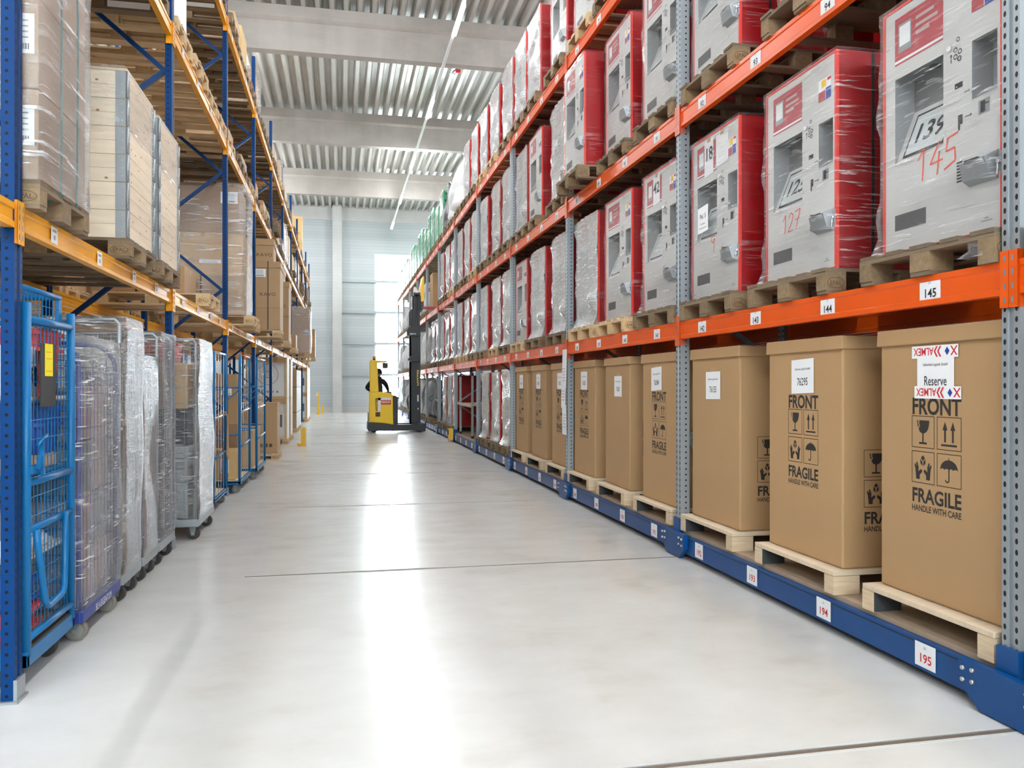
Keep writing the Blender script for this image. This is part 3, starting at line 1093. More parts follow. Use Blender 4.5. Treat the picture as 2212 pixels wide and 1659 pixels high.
def scribble(txt, u, v, s):
    b = MB()
    for k, ch in enumerate(txt):
        for st in DIGIT[ch]:
            for (a, c), (d, e) in zip(st, st[1:]):
                p, q = Vector((a + k * .62, c)), Vector((d + k * .62, e))
                n = (q - p).orthogonal().normalized() * .028
                b.flat([[tuple((p + n) * s), tuple((q + n) * s), tuple((q - n) * s), tuple((p - n) * s)]], (-.0058, uy(u), v * MH), (0, -1, .06), (0, -.08, 1), 'marker_red')
    return b
def machine(loc, label, lod, film, number='', mark='', rz=0, group=None, strap=True):
    t = thing('ticket_machine', label, 'ticket machine', loc, rz, group)
    if lod == 0:
        for k in NEARPARTS:
            if k == 'strap' and not strap:
                continue
            link(k, MP[k], t)
    elif lod == 1:
        for k in MIDPARTS:
            link(k, MP[k], t)
    else:
        link('housing', MP['housing'], t)
        link('door_frame', MP['door_frame'], t)
        link('front_panel', MP['far_panel'], t)
    if lod < 2:
        if number not in SCR:
            SCR[number] = MP['screen'](number)
        link('screen', SCR[number], t)
    if mark:
        scribble(*mark).build('marker_writing', t)
    if film is not None:
        link('stretch_film', MP['stretch_film'][film], t)
    return t
def paper_on(t, name, u, v, w, h, lines, tilt=0., x=-.0075, tape=True):
    """a printed sheet taped to the machine's door"""
    b = MB()
    o = (x, uy(u), v * MH)
    b.flat([[(-w / 2, -h / 2), (w / 2, -h / 2 + tilt), (w / 2, h / 2 + tilt), (-w / 2, h / 2)]], o, (0, -1, 0), (0, 0, 1), 'paper')
    for txt, du, dv, size, bold in lines:
        b.text(txt, (x - .001, uy(u) - du, v * MH + dv), (0, -1, 0), (0, 0, 1), size, 'ink', bold)
    if tape:
        b.flat([[(-.03, h / 2 - .015), (.03, h / 2 - .015), (.03, h / 2 + .03), (-.03, h / 2 + .03)]], (x - .001, uy(u), v * MH), (0, -1, 0), (0, 0, 1), 'tape')
    return b.build(name, t)
# ---------------------------------------------------------------- goods on the orange rack
MX = 3.05
LV = {1: 2.095, 2: 3.99, 3: 5.92}
LVN = {1: 'lowest', 2: 'middle', 3: 'top'}
BAYN = {1: 'first bay', 2: 'second bay', 3: 'third bay', 4: 'fourth bay', 5: 'fifth bay', 6: 'sixth bay', 7: 'seventh bay', 8: 'eighth bay', 9: 'ninth bay', 10: 'tenth bay', 11: 'last bay'}
PLN = ['near end', 'middle', 'far end']
rg = random.Random(5)
def right_pallet(y, z, label, near, kind='old', x=None, d=1.2):
    return pallet(EUR2, kind, near, ((2.94 if x is None else x) + .6, y, z + .001), R(rg.uniform(-.8, .8)), label, 'pallets on the orange rack', rg.randrange(3))

mach = {1: {1: [3.68, 4.99, 6.26], 2: [7.44, 8.66, 9.83], 3: [11.09, 12.42, 13.66], 4: [14.80, 15.91, 17.35], 5: [18.62, 19.80, 21.02], 6: [22.35, 23.55, 24.76]},
        2: {1: [3.68, 4.80, 6.25], 2: [7.44, 8.67, 9.77], 3: [11.12, 12.62, 13.63], 4: [14.86, 15.95, 17.34], 5: [18.60, 19.75, 20.98], 6: [22.30, 23.45, 24.75]},
        3: {2: [8.80, 9.95], 3: [11.20, 12.70, 13.70], 4: [14.80, 16.10, 17.37], 5: [18.62, 19.85]}}
special = {  # (level, bay, place): screen number, marker scribble, what the label says
    (1, 1, 0): ('139', ('145', .30, .26, .17), 'wrapped red and grey ticket machine with 139 on its screen and a red marker scribble'),
    (1, 1, 1): ('125', ('127', .24, .235, .13), 'wrapped red ticket machine reading 125 on screen, above the orange beam'),
    (1, 1, 2): ('', ('9', .40, .27, .15), 'wrapped red ticket machine with a printed 18 and a smaller sheet taped on'),
    (1, 2, 0): ('', None, 'ticket machine with a torn film and printed 42 sheet, beside the second galvanised upright')}
for lv, bays in mach.items():
    for bay, ys in bays.items():
        for j, y in enumerate(ys):
            x = MX
            if (lv, bay, j) == (2, 2, 2):
                x = 2.86
            lod = 0 if bay <= 2 else (1 if bay == 3 or (bay == 4 and lv < 3) else 2)
            z = LV[lv]
            num, mark, lab = special.get((lv, bay, j), ('', None, None))
            place = (['second', 'third'] if (lv, bay) == (3, 2) else ['near', 'middle', 'far'])[j]
            if lab is None:
                lab = 'grey-fronted red ticket machine, %s one in the %s of the %s orange level' % (place, BAYN[bay], LVN[lv])
            film = rg.choice((0, 1, 2)) if bay <= 2 else rg.choice((3, 4) if bay > 3 else (1, 3, 4))
            if (lv, bay, j) in ((1, 3, 0), (1, 2, 2), (1, 3, 1), (1, 4, 0)):
                film = 4
            if (lv, bay, j) == (1, 2, 0):
                film = 2
            if (lv, bay, j) == (1, 1, 1):
                film = 2
            if (lv, bay, j) == (2, 2, 2):
                film = 0
            t = machine((x, y, z + .1635), lab, lod, film, num, mark, R(rg.uniform(-.5, .5)), 'ticket machines on the orange rack')
            if (lv, bay, j) == (1, 1, 2):
                paper_on(t, 'paper_sheet', .38, .86, .17, .30, [('18', 0, .04, .15, .02)], .01)
                paper_on(t, 'paper_sheet', .66, .87, .22, .26, [('- - - -', -.03, .06, .03, 0), ('- - - - -', -.01, .02, .03, 0), ('- - - - -', -.01, -.05, .03, 0)], .01)
                paper_on(t, 'paper_sheet', .30, .49, .20, .22, [('Pal. 5', 0, .035, .055, .01), ('Hochbahn', 0, -.03, .022, 0), ('Fahrkartenautomat', 0, -.065, .019, 0)], .012, -.03, False)
            if (lv, bay, j) == (1, 2, 0):
                paper_on(t, 'paper_sheet', .40, .86, .17, .28, [('42', 0, .03, .15, .02)], .01)
            if (lv, bay, j) == (1, 1, 0):
                b = MB(); b.blob(-.03, .10, -.075, .075, .0, .07, 'film_heavy', .05, 3, 5)
                b.build('stretch_film', t, (-.10, -.34, -.12))
            kind = 'pale' if rg.random() < .3 else 'old'
            right_pallet(y + rg.uniform(-.03, .03), z, 'wooden pallet under the %s ticket machine, %s, %s orange level' % (place, BAYN[bay], LVN[lv]),
                         bay <= 2 or (bay == 3 and lv == 1), kind, x - .11)

# back-to-back row behind: red backs of more machines seen through the gaps
for lv, z in ((0, DECKZ), (1, 2.095), (2, 3.99)):
    for bay in range(1, 7):
        for j in range(3):
            y = YR[bay] + .65 + 1.22 * j
            o = link('ticket_machine', MP['housing'], None, (4.18, y, z + .1635))
            tag(o, 'plain red back of a ticket machine in the rear row of the orange rack', 'ticket machine', 'ticket machines in the rear row')
            p = pallet(EUR2, 'old', False, (4.17 + .6, y, z + .001), 0, 'wooden pallet under a machine in the rear row of the orange rack', 'pallets in the rear row', 0)

# ---------------------------------------------------------------- fragile cartons at floor level
def icon_goblet():
    return [[(.24, .86), (.27, .86), (.30, .80), (.27, .76), (.33, .70), (.29, .64), (.265, .69), (.24, .78)],
            [(.33, .86), (.78, .86), (.77, .74), (.73, .60), (.65, .50), (.54, .45), (.46, .45), (.36, .50), (.31, .59), (.37, .70), (.32, .77), (.35, .80)],
            [(.47, .18), (.53, .18), (.53, .46), (.47, .46)], [(.33, .12), (.67, .12), (.67, .18), (.33, .18)]]
def icon_arrows():
    r = [[(.18, .12), (.82, .12), (.82, .18), (.18, .18)]]
    for c in (.34, .66):
        r += [[(c - .035, .24), (c + .035, .24), (c + .035, .62), (c - .035, .62)], [(c - .10, .60), (c + .10, .60), (c, .86)]]
    return r
def icon_umbrella():
    top = [(.5 + .36 * math.cos(math.pi * k / 12), .52 + .30 * math.sin(math.pi * k / 12)) for k in range(13)]
    bot = [(.14 + .06 * k, .52 + (.035 if k % 3 else -.0)) for k in range(1, 12)]
    r = [top + bot, [(.48, .22), (.525, .22), (.525, .54), (.48, .54)], [(.485, .82), (.515, .82), (.515, .88), (.485, .88)]]
    n = 6
    for k in range(n):
        a0, a1 = math.pi + math.pi * k / n, math.pi + math.pi * (k + 1) / n
        r.append([(.4325 + c * math.cos(a), .22 + c * math.sin(a)) for c, a in ((.0925, a0), (.0925, a1), (.0475, a1), (.0475, a0))])
    return r
def icon_hands():
    L = [(.20, .12), (.36, .12), (.36, .26), (.47, .36), (.45, .44), (.38, .42), (.30, .36), (.31, .50), (.25, .66), (.20, .64), (.22, .52), (.16, .60), (.12, .58), (.16, .44), (.18, .30)]
    r = [L, [(1 - a, b) for a, b in L][::-1]]
    r += [[(.5, .70), (.59, .79), (.5, .88), (.41, .79)], [(.39, .76), (.48, .67), (.48, .54), (.39, .62)], [(.61, .76), (.52, .67), (.52, .54), (.61, .62)]]
    return r
ICON = [icon_goblet(), icon_arrows(), icon_hands(), icon_umbrella()]
def print_block(b, o, u, front, sc=1.0):
    """FRONT, four transport pictograms, FRAGILE, HANDLE WITH CARE; o = centre of the pictogram square"""
    o, u, v = Vector(o), Vector(u), Vector((0, 0, 1))
    s, g = .172 * sc, .018 * sc
    if front:
        b.text('FRONT', o + v * .235 * sc, u, v, .122 * sc, 'print_black', .026, fit=.362 * sc)
    b.text('FRAGILE', o - v * .245 * sc, u, v, .105 * sc, 'print_black', .026, fit=.362 * sc)
    b.text('HANDLE WITH CARE', o - v * .315 * sc, u, v, .047 * sc, 'print_black', .018, fit=.362 * sc)
    for k, (i, j) in enumerate(((-1, 1), (1, 1), (-1, -1), (1, -1))):
        c = o + u * (i * (s + g) / 2) + v * (j * (s + g) / 2) - u * s / 2 - v * s / 2
        t = .022
        b.flat([[(a * s, e * s) for a, e in q] for q in ([(0, 0), (1, 0), (1, t), (0, t)], [(0, 1 - t), (1, 1 - t), (1, 1), (0, 1)], [(0, t), (t, t), (t, 1 - t), (0, 1 - t)], [(1 - t, t), (1, t), (1, 1 - t), (1 - t, 1 - t)])]
               + [[(a * s, e * s) for a, e in q] for q in ICON[k]], c, u, v, 'print_black')

BW, BD, BH = .885, .86, 1.455
def carton(y, num, label, front=True, side=True, x=MX, sheet=(0., 1.20), tilt=0., rz=0.):
    t = thing('fragile_carton', label, 'carton', (x, y, DECKZ + .147), rz, 'fragile cartons along the floor')
    MB().box(0, BD, -BW / 2, BW / 2, 0, BH - .02, 'card').build('box_body', t, None, .012)
    b = MB()
    g = .014
    b.hexa([(-g - .006, -BW / 2 - g - .004, BH - .085), (BD + g, -BW / 2 - g, BH - .082), (BD + g, BW / 2 + g, BH - .082), (-g - .003, BW / 2 + g + .003, BH - .09)],
           [(-g, -BW / 2 - g, BH), (BD + g, -BW / 2 - g, BH), (BD + g, BW / 2 + g, BH), (-g, BW / 2 + g, BH)], 'card')
    b.build('lid', t, None, .006)
    if front:
        b = MB(); print_block(b, (-.001, 0, .80), (0, -1, 0), True)
        b.build('printed_symbols', t)
    if side:
        b = MB(); print_block(b, (.33, -BW / 2 - .001, .56), (1, 0, 0), False)
        b.build('printed_symbols', t)
    b = MB()
    cy_, cz = sheet
    b.flat([[(-.135, -.115), (.135, -.115 + tilt), (.135, .115 + tilt), (-.135, .115)]], (-.004, -cy_, cz), (0, -1, 0), (0, 0, 1), 'paper')
    b.text('Sellenthin Logistik GmbH', (-.005, -cy_, cz + .055), (0, -1, tilt * 3), (0, 0, 1), .021, 'ink', 0, sx=.85)
    b.text(num, (-.005, -cy_, cz - .03), (0, -1, tilt * 3), (0, 0, 1), .072, 'ink', .006, sx=.72)
    if num != 'Reserve':
        b.flat([[(-.05, .10), (.06, .10), (.06, .15), (-.05, .15)]], (-.0035, -cy_, cz), (0, -1, 0), (0, 0, 1), 'tape')
    b.build('paper_sheet', t)
    return t
cart = [(3.70, 'Reserve', 'tall brown fragile carton whose white sheet reads Reserve between two strips of red-lettered tape', True, False, (0., 1.20), 0),
        (4.95, '76295', 'tall brown fragile carton with sheet 76295, between the Reserve carton and the unprinted one', True, True, (0., 1.20), .01),
        (6.275, '76155', 'tall brown carton with sheet 76155 and no printing on its front', False, True, (-.02, 1.14), .004),
        (7.48, '76384', 'tall brown fragile carton with sheet 76384, just behind the second upright', True, True, (-.06, 1.20), .012),
        (8.72, '76201', 'leaning brown carton with a low-set sheet 76201 and no front printing', False, True, (.05, 1.13), 0),
        (9.98, '76228', 'tall brown fragile carton with sheet 76228, behind the upright hung with white papers', True, True, (0, 1.20), 0),
        (11.16, '76212', 'tall brown fragile carton partly hidden by hanging papers on the upright', True, True, (0, 1.20), 0),
        (12.44, '76307', 'tall brown fragile carton, middle one of the third bay, its sheet taped high', True, True, (0, 1.20), 0),
        (13.68, '74134', 'tall brown fragile carton, last before the wrapped floor-level machines', True, True, (0, 1.20), 0)]
for k, (y, num, lab, fr, sd, sh, ti) in enumerate(cart):
    t = carton(y, num, lab, fr, sd, MX, sh, ti, R(-1.5) if num == '76201' else R(rg.uniform(-.3, .3)))
    plywood_pallet((2.96 + .49, y, DECKZ + .001), 'pale plywood pallet under the ' + ('carton with the Reserve sheet' if k == 0 else 'fragile carton, %s along the row from the near end' % ORD[k]))
    if k == 0:
        for z, o0, txt in ((1.322, .0, 'ALMEX'), (1.107, .02, 'ALMEX')):
            b = MB()
            b.flat([[(-.175, -.033), (.165, -.033), (.165, .033), (-.175, .033)]], (-.0052, -o0, z), (0, -1, 0), (0, 0, 1), 'paper')
            # the lettering is upside down
            u, v = (0, 1, 0), (0, 0, -1)
            b.text('ALMEX', (-.006, -o0 + .085, z), u, v, .058, 'print_red', .012, fit=.15)
            b.text('X', (-.006, -o0 - .135, z), u, v, .068, 'print_red', .012)
            for q in (-.022, -.047):
                b.flat([[(0, .028), (.012, .028), (.03, 0), (.018, 0)], [(.018, 0), (.03, 0), (.012, -.028), (0, -.028)]], (-.006, -o0 + q, z), u, v, 'print_red')
            b.flat([[(-.017, 0), (0, -.022), (.017, 0), (0, .022)]], (-.006, -o0 - .088, z), u, v, 'sticker_blue')
            b.build('printed_tape', t)
# the bay beside the camera: only its edge shows
plywood_pallet((2.96 + .49, 2.52, DECKZ + .001), 'plywood pallet beside the nearest upright, under the last carton')
carton(2.52, '76110', 'brown carton beside the nearest galvanised upright, cut off by the edge', False, False)
right_pallet(2.52, LV[1], 'wooden pallet beside the nearest galvanised upright on the lowest orange beam', True)

# papers hung on the upright beside the third bay
t = thing('hanging_papers', 'white printed sheets taped one below the other on the third galvanised upright', 'paper', (XR - .02, YR[2] + 3.70 - .02, 0))
for z0, z1, dy, tl, xx in ((1.48, 2.0, 0, .05, -.012), (.86, 1.26, .01, -.02, .0), (1.22, 1.62, .05, .02, -.006)):
    b = MB(); b.hexa([(xx - .012, dy - .10, z0), (xx - .010, dy - .10, z0), (xx - .010, dy + .11, z0), (xx - .012, dy + .11, z0)], [(xx - .012, dy - .10 - tl, z1), (xx - .010, dy - .10 - tl, z1), (xx - .010, dy + .11 - tl, z1), (xx - .012, dy + .11 - tl, z1)], 'paper')
    for q in range(5):
        b.box(xx - .0130, xx - .0125, dy - .06, dy + .06, z0 + .1 + q * .04, z0 + .108 + q * .04, 'tote_grey')
    b.build('sheet', t)

# ---------------------------------------------------------------- floor level from the fourth bay on
for j, y in enumerate((14.86, 16.0, 17.2)):
    machine((MX, y, DECKZ + .1635), 'wrapped red ticket machine at floor level, %s of three beyond the cartons' % ORD[j], 2, 4 if j != 1 else 3, '', None, 0, 'ticket machines at floor level')
    right_pallet(y, DECKZ, 'old pallet under the %s wrapped floor-level ticket machine beyond the cartons' % ORD[j], True)
def bench(y0, y1, label):
    t = thing('steel_workbench', label, 'workbench', (XR + .09, y0, DECKZ + .001))
    L = y1 - y0
    for y in (0.03, L - .03):
        for x in (0.03, .75):
            b = MB(); b.box(x - .025, x + .025, y - .025, y + .025, .05, 1.56 if x < .1 else .78, 'galv'); b.box(x - .03, x + .03, y - .03, y + .03, 0, .06, 'black')
            if x < .1:
                b.box(x - .028, x + .028, y - .028, y + .028, 1.5, 1.575, 'black')
            b.build('leg', t)
    MB().box(-.04, .80, -.05, L + .05, .78, .82, 'plywood_top').build('worktop', t)
    MB().box(.0, .05, 0, L, .74, .78, 'galv').box(.73, .77, 0, L, .74, .78, 'galv').build('rail', t)
    return t
bench(19.25, 21.3, 'grey steel workbench with a pale wooden top and bare posts, standing in the rack bay')
bench(25.70, 26.50, 'second grey steel workbench, deeper in the rack beside dark wrapped seats')
b = MB().blob(.0, .16, -.45, .45, 0, .85, 'grey_bundle', .03, 8)
tag(b.build('wrapped_load', None, (3.93, 20.6, DECKZ + .001)), 'crumpled film-wrapped bundle behind the first steel workbench', 'wrapped load', 'wrapped loads')
for y, k in ((22.35, 0), (23.45, 1), (24.6, 2)):
    machine((MX + .05, y, DECKZ + .1635), 'wrapped ticket machine at floor level just past the first workbench, %s in its bay' % PLN[k], 2, 3, '', None, 0, 'ticket machines at floor level')
    right_pallet(y, DECKZ, 'old pallet under the %s wrapped machine past the first workbench' % PLN[k], False)

# ---------------------------------------------------------------- wrapped furniture, green crates and boxes in the far bays
def lump(x, y, z, w, d, h, mat, seed, label, amp=.12, taper=.25):
    o = MB().blob(0, d, -w / 2, w / 2, 0, h, mat, amp, seed, 9, taper).build('wrapped_load', None, (x, y, z))
    tag(o, label, 'wrapped load', 'wrapped loads')
    return o
def far_load(lv, bay, j, y, z):
    where = '%s of the %s, %s' % (PLN[j], BAYN[bay], 'floor level' if lv == 0 else '%s orange level' % LVN[lv])
    right_pallet(y, z, 'wooden pallet at the ' + where, False)
    z += .1635
    if lv == 0 and bay == 7:
        lump(3.1, y, z, .85, .9, 1.25, 'dark_bundle', bay * 7 + j, 'dark film-wrapped seat standing at the ' + where, .10)
    elif lv == 2 and bay == 7 and j == 2:
        b = MB().box(0, .8, -.45, .45, 0, 1.15, 'card')
        t = thing('carton', 'tall plain brown carton standing at the ' + where, 'carton', (3.1, y, z))
        b.build('box_body', t); MB().box(-.01, .81, -.46, .46, 1.15, 1.25, 'card').build('lid', t)
    elif lv == 1 and bay == 7 and j < 2:
        machine((MX, y, z), 'wholly film-wrapped ticket machine at the ' + where, 2, 4, '', None, 0, 'ticket machines on the orange rack')
    elif lv == 0 and j == 1:
        lump(3.02, y, z, .9, .9, rg.uniform(1.0, 1.4), 'dark_bundle', bay * 31 + j, 'dark wrapped furniture bundle at the ' + where)
    else:
        lump(3.02, y, z, rg.uniform(.75, .95), .9, rg.uniform(1.0, 1.42), 'grey_bundle', bay * 31 + lv * 7 + j, 'pale film-wrapped furniture bundle at the ' + where)
for bay in range(7, 12):
    for j in range(3):
        for lv in (0, 1, 2):
            if bay == 7 and ((lv == 0 and j == 0) or (lv == 2 and j < 2)):
                continue
            far_load(lv, bay, j, YR[bay] + .62 + 1.22 * j, DECKZ if lv == 0 else LV[lv])
# top level: bulky white bags and black seats, then stacked green crates
right_pallet(21.0, LV[3], 'wooden pallet under the bulky white bags on the top orange level', False)
lump(2.95, 21.0, LV[3] + .162, .95, 1.1, 1.35, 'white', 5, 'bulky white wrapped bags heaped on the top orange level', .13, .25)
for j, y in enumerate((22.3, 23.4)):
    right_pallet(y, LV[3], 'wooden pallet under the %s on the top orange level' % ('white wrapped furniture', 'black wrapped seat')[j], False)
    lump(2.95, y, LV[3] + .162, .9, .95, 1.25, ('grey_bundle', 'dark_bundle')[j], 40 + j, ('white wrapped furniture beside the heaped bags on the top orange level', 'black wrapped seat leaning out on the top orange level')[j], .10, .12)
def crate_mesh():
    b = MB()
    w, d, h, t = .86, .80, .215, .03
    b.box(0, d, -w / 2, w / 2, 0, .02, 'crate_green')
    for y0, y1 in ((-w / 2, -w / 2 + t), (w / 2 - t, w / 2)):
        b.box(0, d, y0, y1, .02, h, 'crate_green')
    b.box(0, t, -w / 2 + t, w / 2 - t, .02, .12, 'crate_green'); b.box(0, t, -w / 2 + t, -.16, .12, .17, 'crate_green'); b.box(0, t, .16, w / 2 - t, .12, .17, 'crate_green')
    b.box(d - t, d, -w / 2 + t, w / 2 - t, .02, .17, 'crate_green')
    b.box(-.015, d + .01, -w / 2 - .012, w / 2 + .012, .17, h, 'crate_green')
    for y in (-.3, 0, .3):
        b.box(-.012, 0, y - .012, y + .012, .02, .17, 'crate_green')
    for x in (.15, .4, .65):
        b.box(x - .012, x + .012, -w / 2 - .012, -w / 2, .02, .17, 'crate_green')
        b.box(x - .16 + .05, x - .05, -w / 2 - .002, -w / 2 + .001, .09, .15, 'charcoal')
    return b.mesh('plastic_crate')
cm = crate_mesh()
fm = {k: MB().blob(-.035, .845, -.47, .47, 0, .2155 * k + .03, 'film_heavy', .012, 4, 9, 0, .985, False, 'film_clear', 0).mesh('stretch_film') for k in (5, 6)}
n = 0
for bay in range(6, 12):
    for j in range(3):
        y = YR[bay] + .62 + 1.22 * j
        if y < 24.2:
            continue
        right_pallet(y, LV[3], 'wooden pallet under green crates, %s of the %s on the top orange level' % (PLN[j], BAYN[bay]), False)
        k = 6 if n % 3 != 1 else 5
        for q in range(k):
            o = link('plastic_crate', cm, None, (3.02, y, LV[3] + .162 + q * .2155))
            tag(o, 'green plastic crate in a film-wrapped stack, %s of the %s, top orange level' % (PLN[j], BAYN[bay]), 'crate', 'green crates, %s of the %s' % (PLN[j], BAYN[bay]))
        tag(link('stretch_film', fm[k], None, (3.02, y, LV[3] + .163)), 'film round the green crates, %s of the %s, top orange level' % (PLN[j], BAYN[bay]), 'plastic film')
        n += 1
# ---------------------------------------------------------------- goods on the blue rack
rl = random.Random(11)
LZ = {0: 0.0, 1: 2.406, 2: 4.881, 3: 6.581}
LLN = {1: 'lowest yellow beam', 2: 'middle yellow beam', 3: 'top yellow beam'}
def left_pallet(yc, z, label, near=False, kind='old', xf=-1.435, var=0, rz=0.):
    return pallet(EUR, kind, near, (xf - .6, yc, z + (.001 if z == 2.405 else 0)), math.pi + R(rl.uniform(-.7, .7)) + rz, label, 'pallets on the blue rack', var)

def lbox(xf, yn, w, d, z, h, mat, label, group='cartons on the blue rack', lid=False, straps=(), logo=None, sheet=None, tape=True, rz=0):
    """a carton whose aisle side is the plane x=xf, its near side y=yn"""
    t = thing('cardboard_box', label, 'box', (xf - d / 2, yn + w / 2, z), rz, group)
    MB().box(-d / 2, d / 2, -w / 2, w / 2, 0, h - (.02 if lid else 0), mat).build('box_body', t, None, .008)
    if lid:
        MB().box(-d / 2 - .012, d / 2 + .012, -w / 2 - .012, w / 2 + .012, h - .12, h, mat).build('lid', t, None, .006)
    elif tape:
        b = MB()
        b.box(-d / 2 - .001, d / 2 + .001, -.025, .025, h - .06, h + .0012, 'tape')
        b.box(-.025, .025, -w / 2 - .001, -w / 2, h - .07, h, 'tape')
        b.build('packing_tape', t)
    for s in straps:
        MB().box(s - .008, s + .008, -w / 2 - .016, w / 2 + .016, 0, h + .004, 'strap_black').build('strap', t)
    g = -w / 2 - (.014 if lid else .0015)
    if logo:
        b = MB()
        for k, ch in enumerate(logo):
            b.text(ch, (d * .30 + (k - len(logo) / 2) * .07, -w / 2 - .0018, h * .30), (1, 0, 0), (0, 0, 1), .09, 'ink_brown', .005, sx=1.1)
        b.build('printed_logo', t)
    if sheet:
        sx, sz, sw, sh = sheet
        b = MB()
        b.box(sx - sw / 2, sx + sw / 2, g - .001, g, sz - sh / 2, sz + sh / 2, 'paper')
        for q in range(4):
            b.box(sx - sw * .36, sx + sw * .3, g - .0016, g - .001, sz + sh * (.3 - .14 * q), sz + sh * (.34 - .14 * q), 'tote_grey')
        for q in range(14):
            b.box(sx - sw * .36 + q * sw * .05, sx - sw * .36 + (q + .4 + .3 * (q % 2)) * sw * .05, g - .0016, g - .001, sz - sh * .4, sz - sh * .25, 'ink')
        b.build('paper_label', t)
    return t
def film(x0, x1, y0, y1, z0, z1, mat, label, amp=.02, seed=0, k=9):
    g = amp * 1.2
    o = MB().blob(x0 - g, x1 + g, y0 - g, y1 + g, z0, z1 + g, mat, amp, seed, k, 0, .985, False).build('stretch_film')
    return tag(o, label, 'plastic film', None)

# -- lowest level, first bay: strapped cartons under film, then two wooden crates
p0 = 2.405 + .1455
left_pallet(4.83, 2.405, 'brown stamped pallet under the strapped, film-wrapped cartons', True, 'old', -1.465, 1)
for k in range(4):
    for j in range(2):
        lbox(-1.48 - .58 * j, 4.45, .76, .575, p0 + .46 * k, .455, 'card_dull', 'brown carton in the strapped wrapped stack, %s layer from below, %s row' % (ORD[k], ('aisle-side', 'inner')[j]), 'strapped cartons by the first blue upright',
             sheet=(.20, .27, .14, .20) if j == 0 and k < 3 else None, tape=False)
t = thing('strapping_band', 'green strapping bands running down the wrapped carton stack', 'strap', (-1.476, 4.72, 0))
for dy in (.0, .27):
    MB().tube([(.016, dy, p0 + 1.84), (.02, dy, 3.4), (.014, dy + .01, 2.72), (.012, dy, p0 - .02), (-.05, dy, p0 - .06)], .006, 'strap_green', 6).build('band', t)
film(-2.64, -1.462, 4.44, 5.22, p0, p0 + 1.86, 'film_heavy', 'clear film wound round the strapped brown cartons beside the first blue upright', .010, 3, 10)

def crate(yn, label, seed):
    rr = random.Random(seed)
    w, d, n, ch = .80, 1.2, 6, .193
    t = thing('wooden_crate', label, 'crate', (-1.455 - d / 2, yn + w / 2, p0))
    for k in range(n):
        z0, z1 = k * ch, (k + 1) * ch - .003
        b = MB()
        zm = (z0 + z1) / 2
        for a, c in ((z0, zm - .0015), (zm + .0005, z1)):
            b.box(-d / 2, d / 2, -w / 2, -w / 2 + .02, a, c, 'crate_wood_x'); b.box(-d / 2, d / 2, w / 2 - .02, w / 2, a, c, 'crate_wood_x')
            b.box(d / 2 - .02, d / 2, -w / 2 + .02, w / 2 - .02, a, c, 'crate_wood_y'); b.box(-d / 2, -d / 2 + .02, -w / 2 + .02, w / 2 - .02, a, c, 'crate_wood_y')
        for q in range(3):
            x, z = rr.uniform(-.3, .55), rr.uniform(z0 + .02, z1 - .02)
            e = [(.012 * math.cos(a * .7854), .008 * math.sin(a * .7854)) for a in range(8)]
            b.flat([e], (x, -w / 2 - .0008, z), (1, 0, 0), (0, 0, 1), 'knot')
            b.flat([e], (d / 2 + .0008, rr.uniform(-.3, .3), z), (0, 1, 0), (0, 0, 1), 'knot')
        b.build('collar', t)
        for sx in (-1, 1):
            for sy in (-1, 1):
                h = MB()
                x, y = sx * d / 2, sy * w / 2
                h.box(min(x, x + sx * .004), max(x, x + sx * .004), min(y, y - sy * .06), max(y, y - sy * .06), z0 + .003, z1 - .001, 'galv')
                h.box(min(x, x - sx * .075), max(x, x - sx * .045), min(y, y + sy * .004), max(y, y + sy * .004), z0 + .003, z1 - .001, 'galv')
                h.cyl((x + sx * .004, y + sy * .004, (z0 + z1) / 2), 'z', .011, ch - .012, 'galv', 8)
                for q in range(3):
                    h.cyl((x + sx * .005, y - sy * .04, z0 + .04 + q * .055), 'x', .006, .006, 'bolt', 6)
                    h.cyl((x - sx * .03, y + sy * .005, z0 + .04 + q * .055), 'y', .006, .006, 'bolt', 6)
                h.build('corner_hinge', t)
    MB().box(-d / 2, d / 2, -w / 2, w / 2, n * ch, n * ch + .018, 'plywood_top').build('lid', t)
    b = MB().blob(-d / 2 - .02, d / 2 + .02, -w / 2 - .02, w / 2 + .02, n * ch - .45, n * ch + .04, 'film_machine', .012, seed, 8)
    b.build('stretch_film', t)
crate(6.06, 'pale slatted wooden crate with steel hinge corners, next to the strapped cartons', 1)
crate(7.06, 'second pale wooden crate, standing against the second blue upright', 2)
left_pallet(6.46, 2.405, 'pallet under the pale wooden crate next to the strapped cartons', True, 'old', var=2)
left_pallet(7.46, 2.405, 'pallet under the wooden crate by the second blue upright', True, 'old', var=0)
# -- second bay: a new pallet with a thin carton
left_pallet(9.93, 2.405, 'new pale pallet with stamped blocks, carrying a flat carton, second bay', True, 'pale')
lbox(-1.70, 9.56, .70, .80, p0, .30, 'card', 'flat brown carton on the new pale pallet, lowest yellow beam', straps=(-.1,))
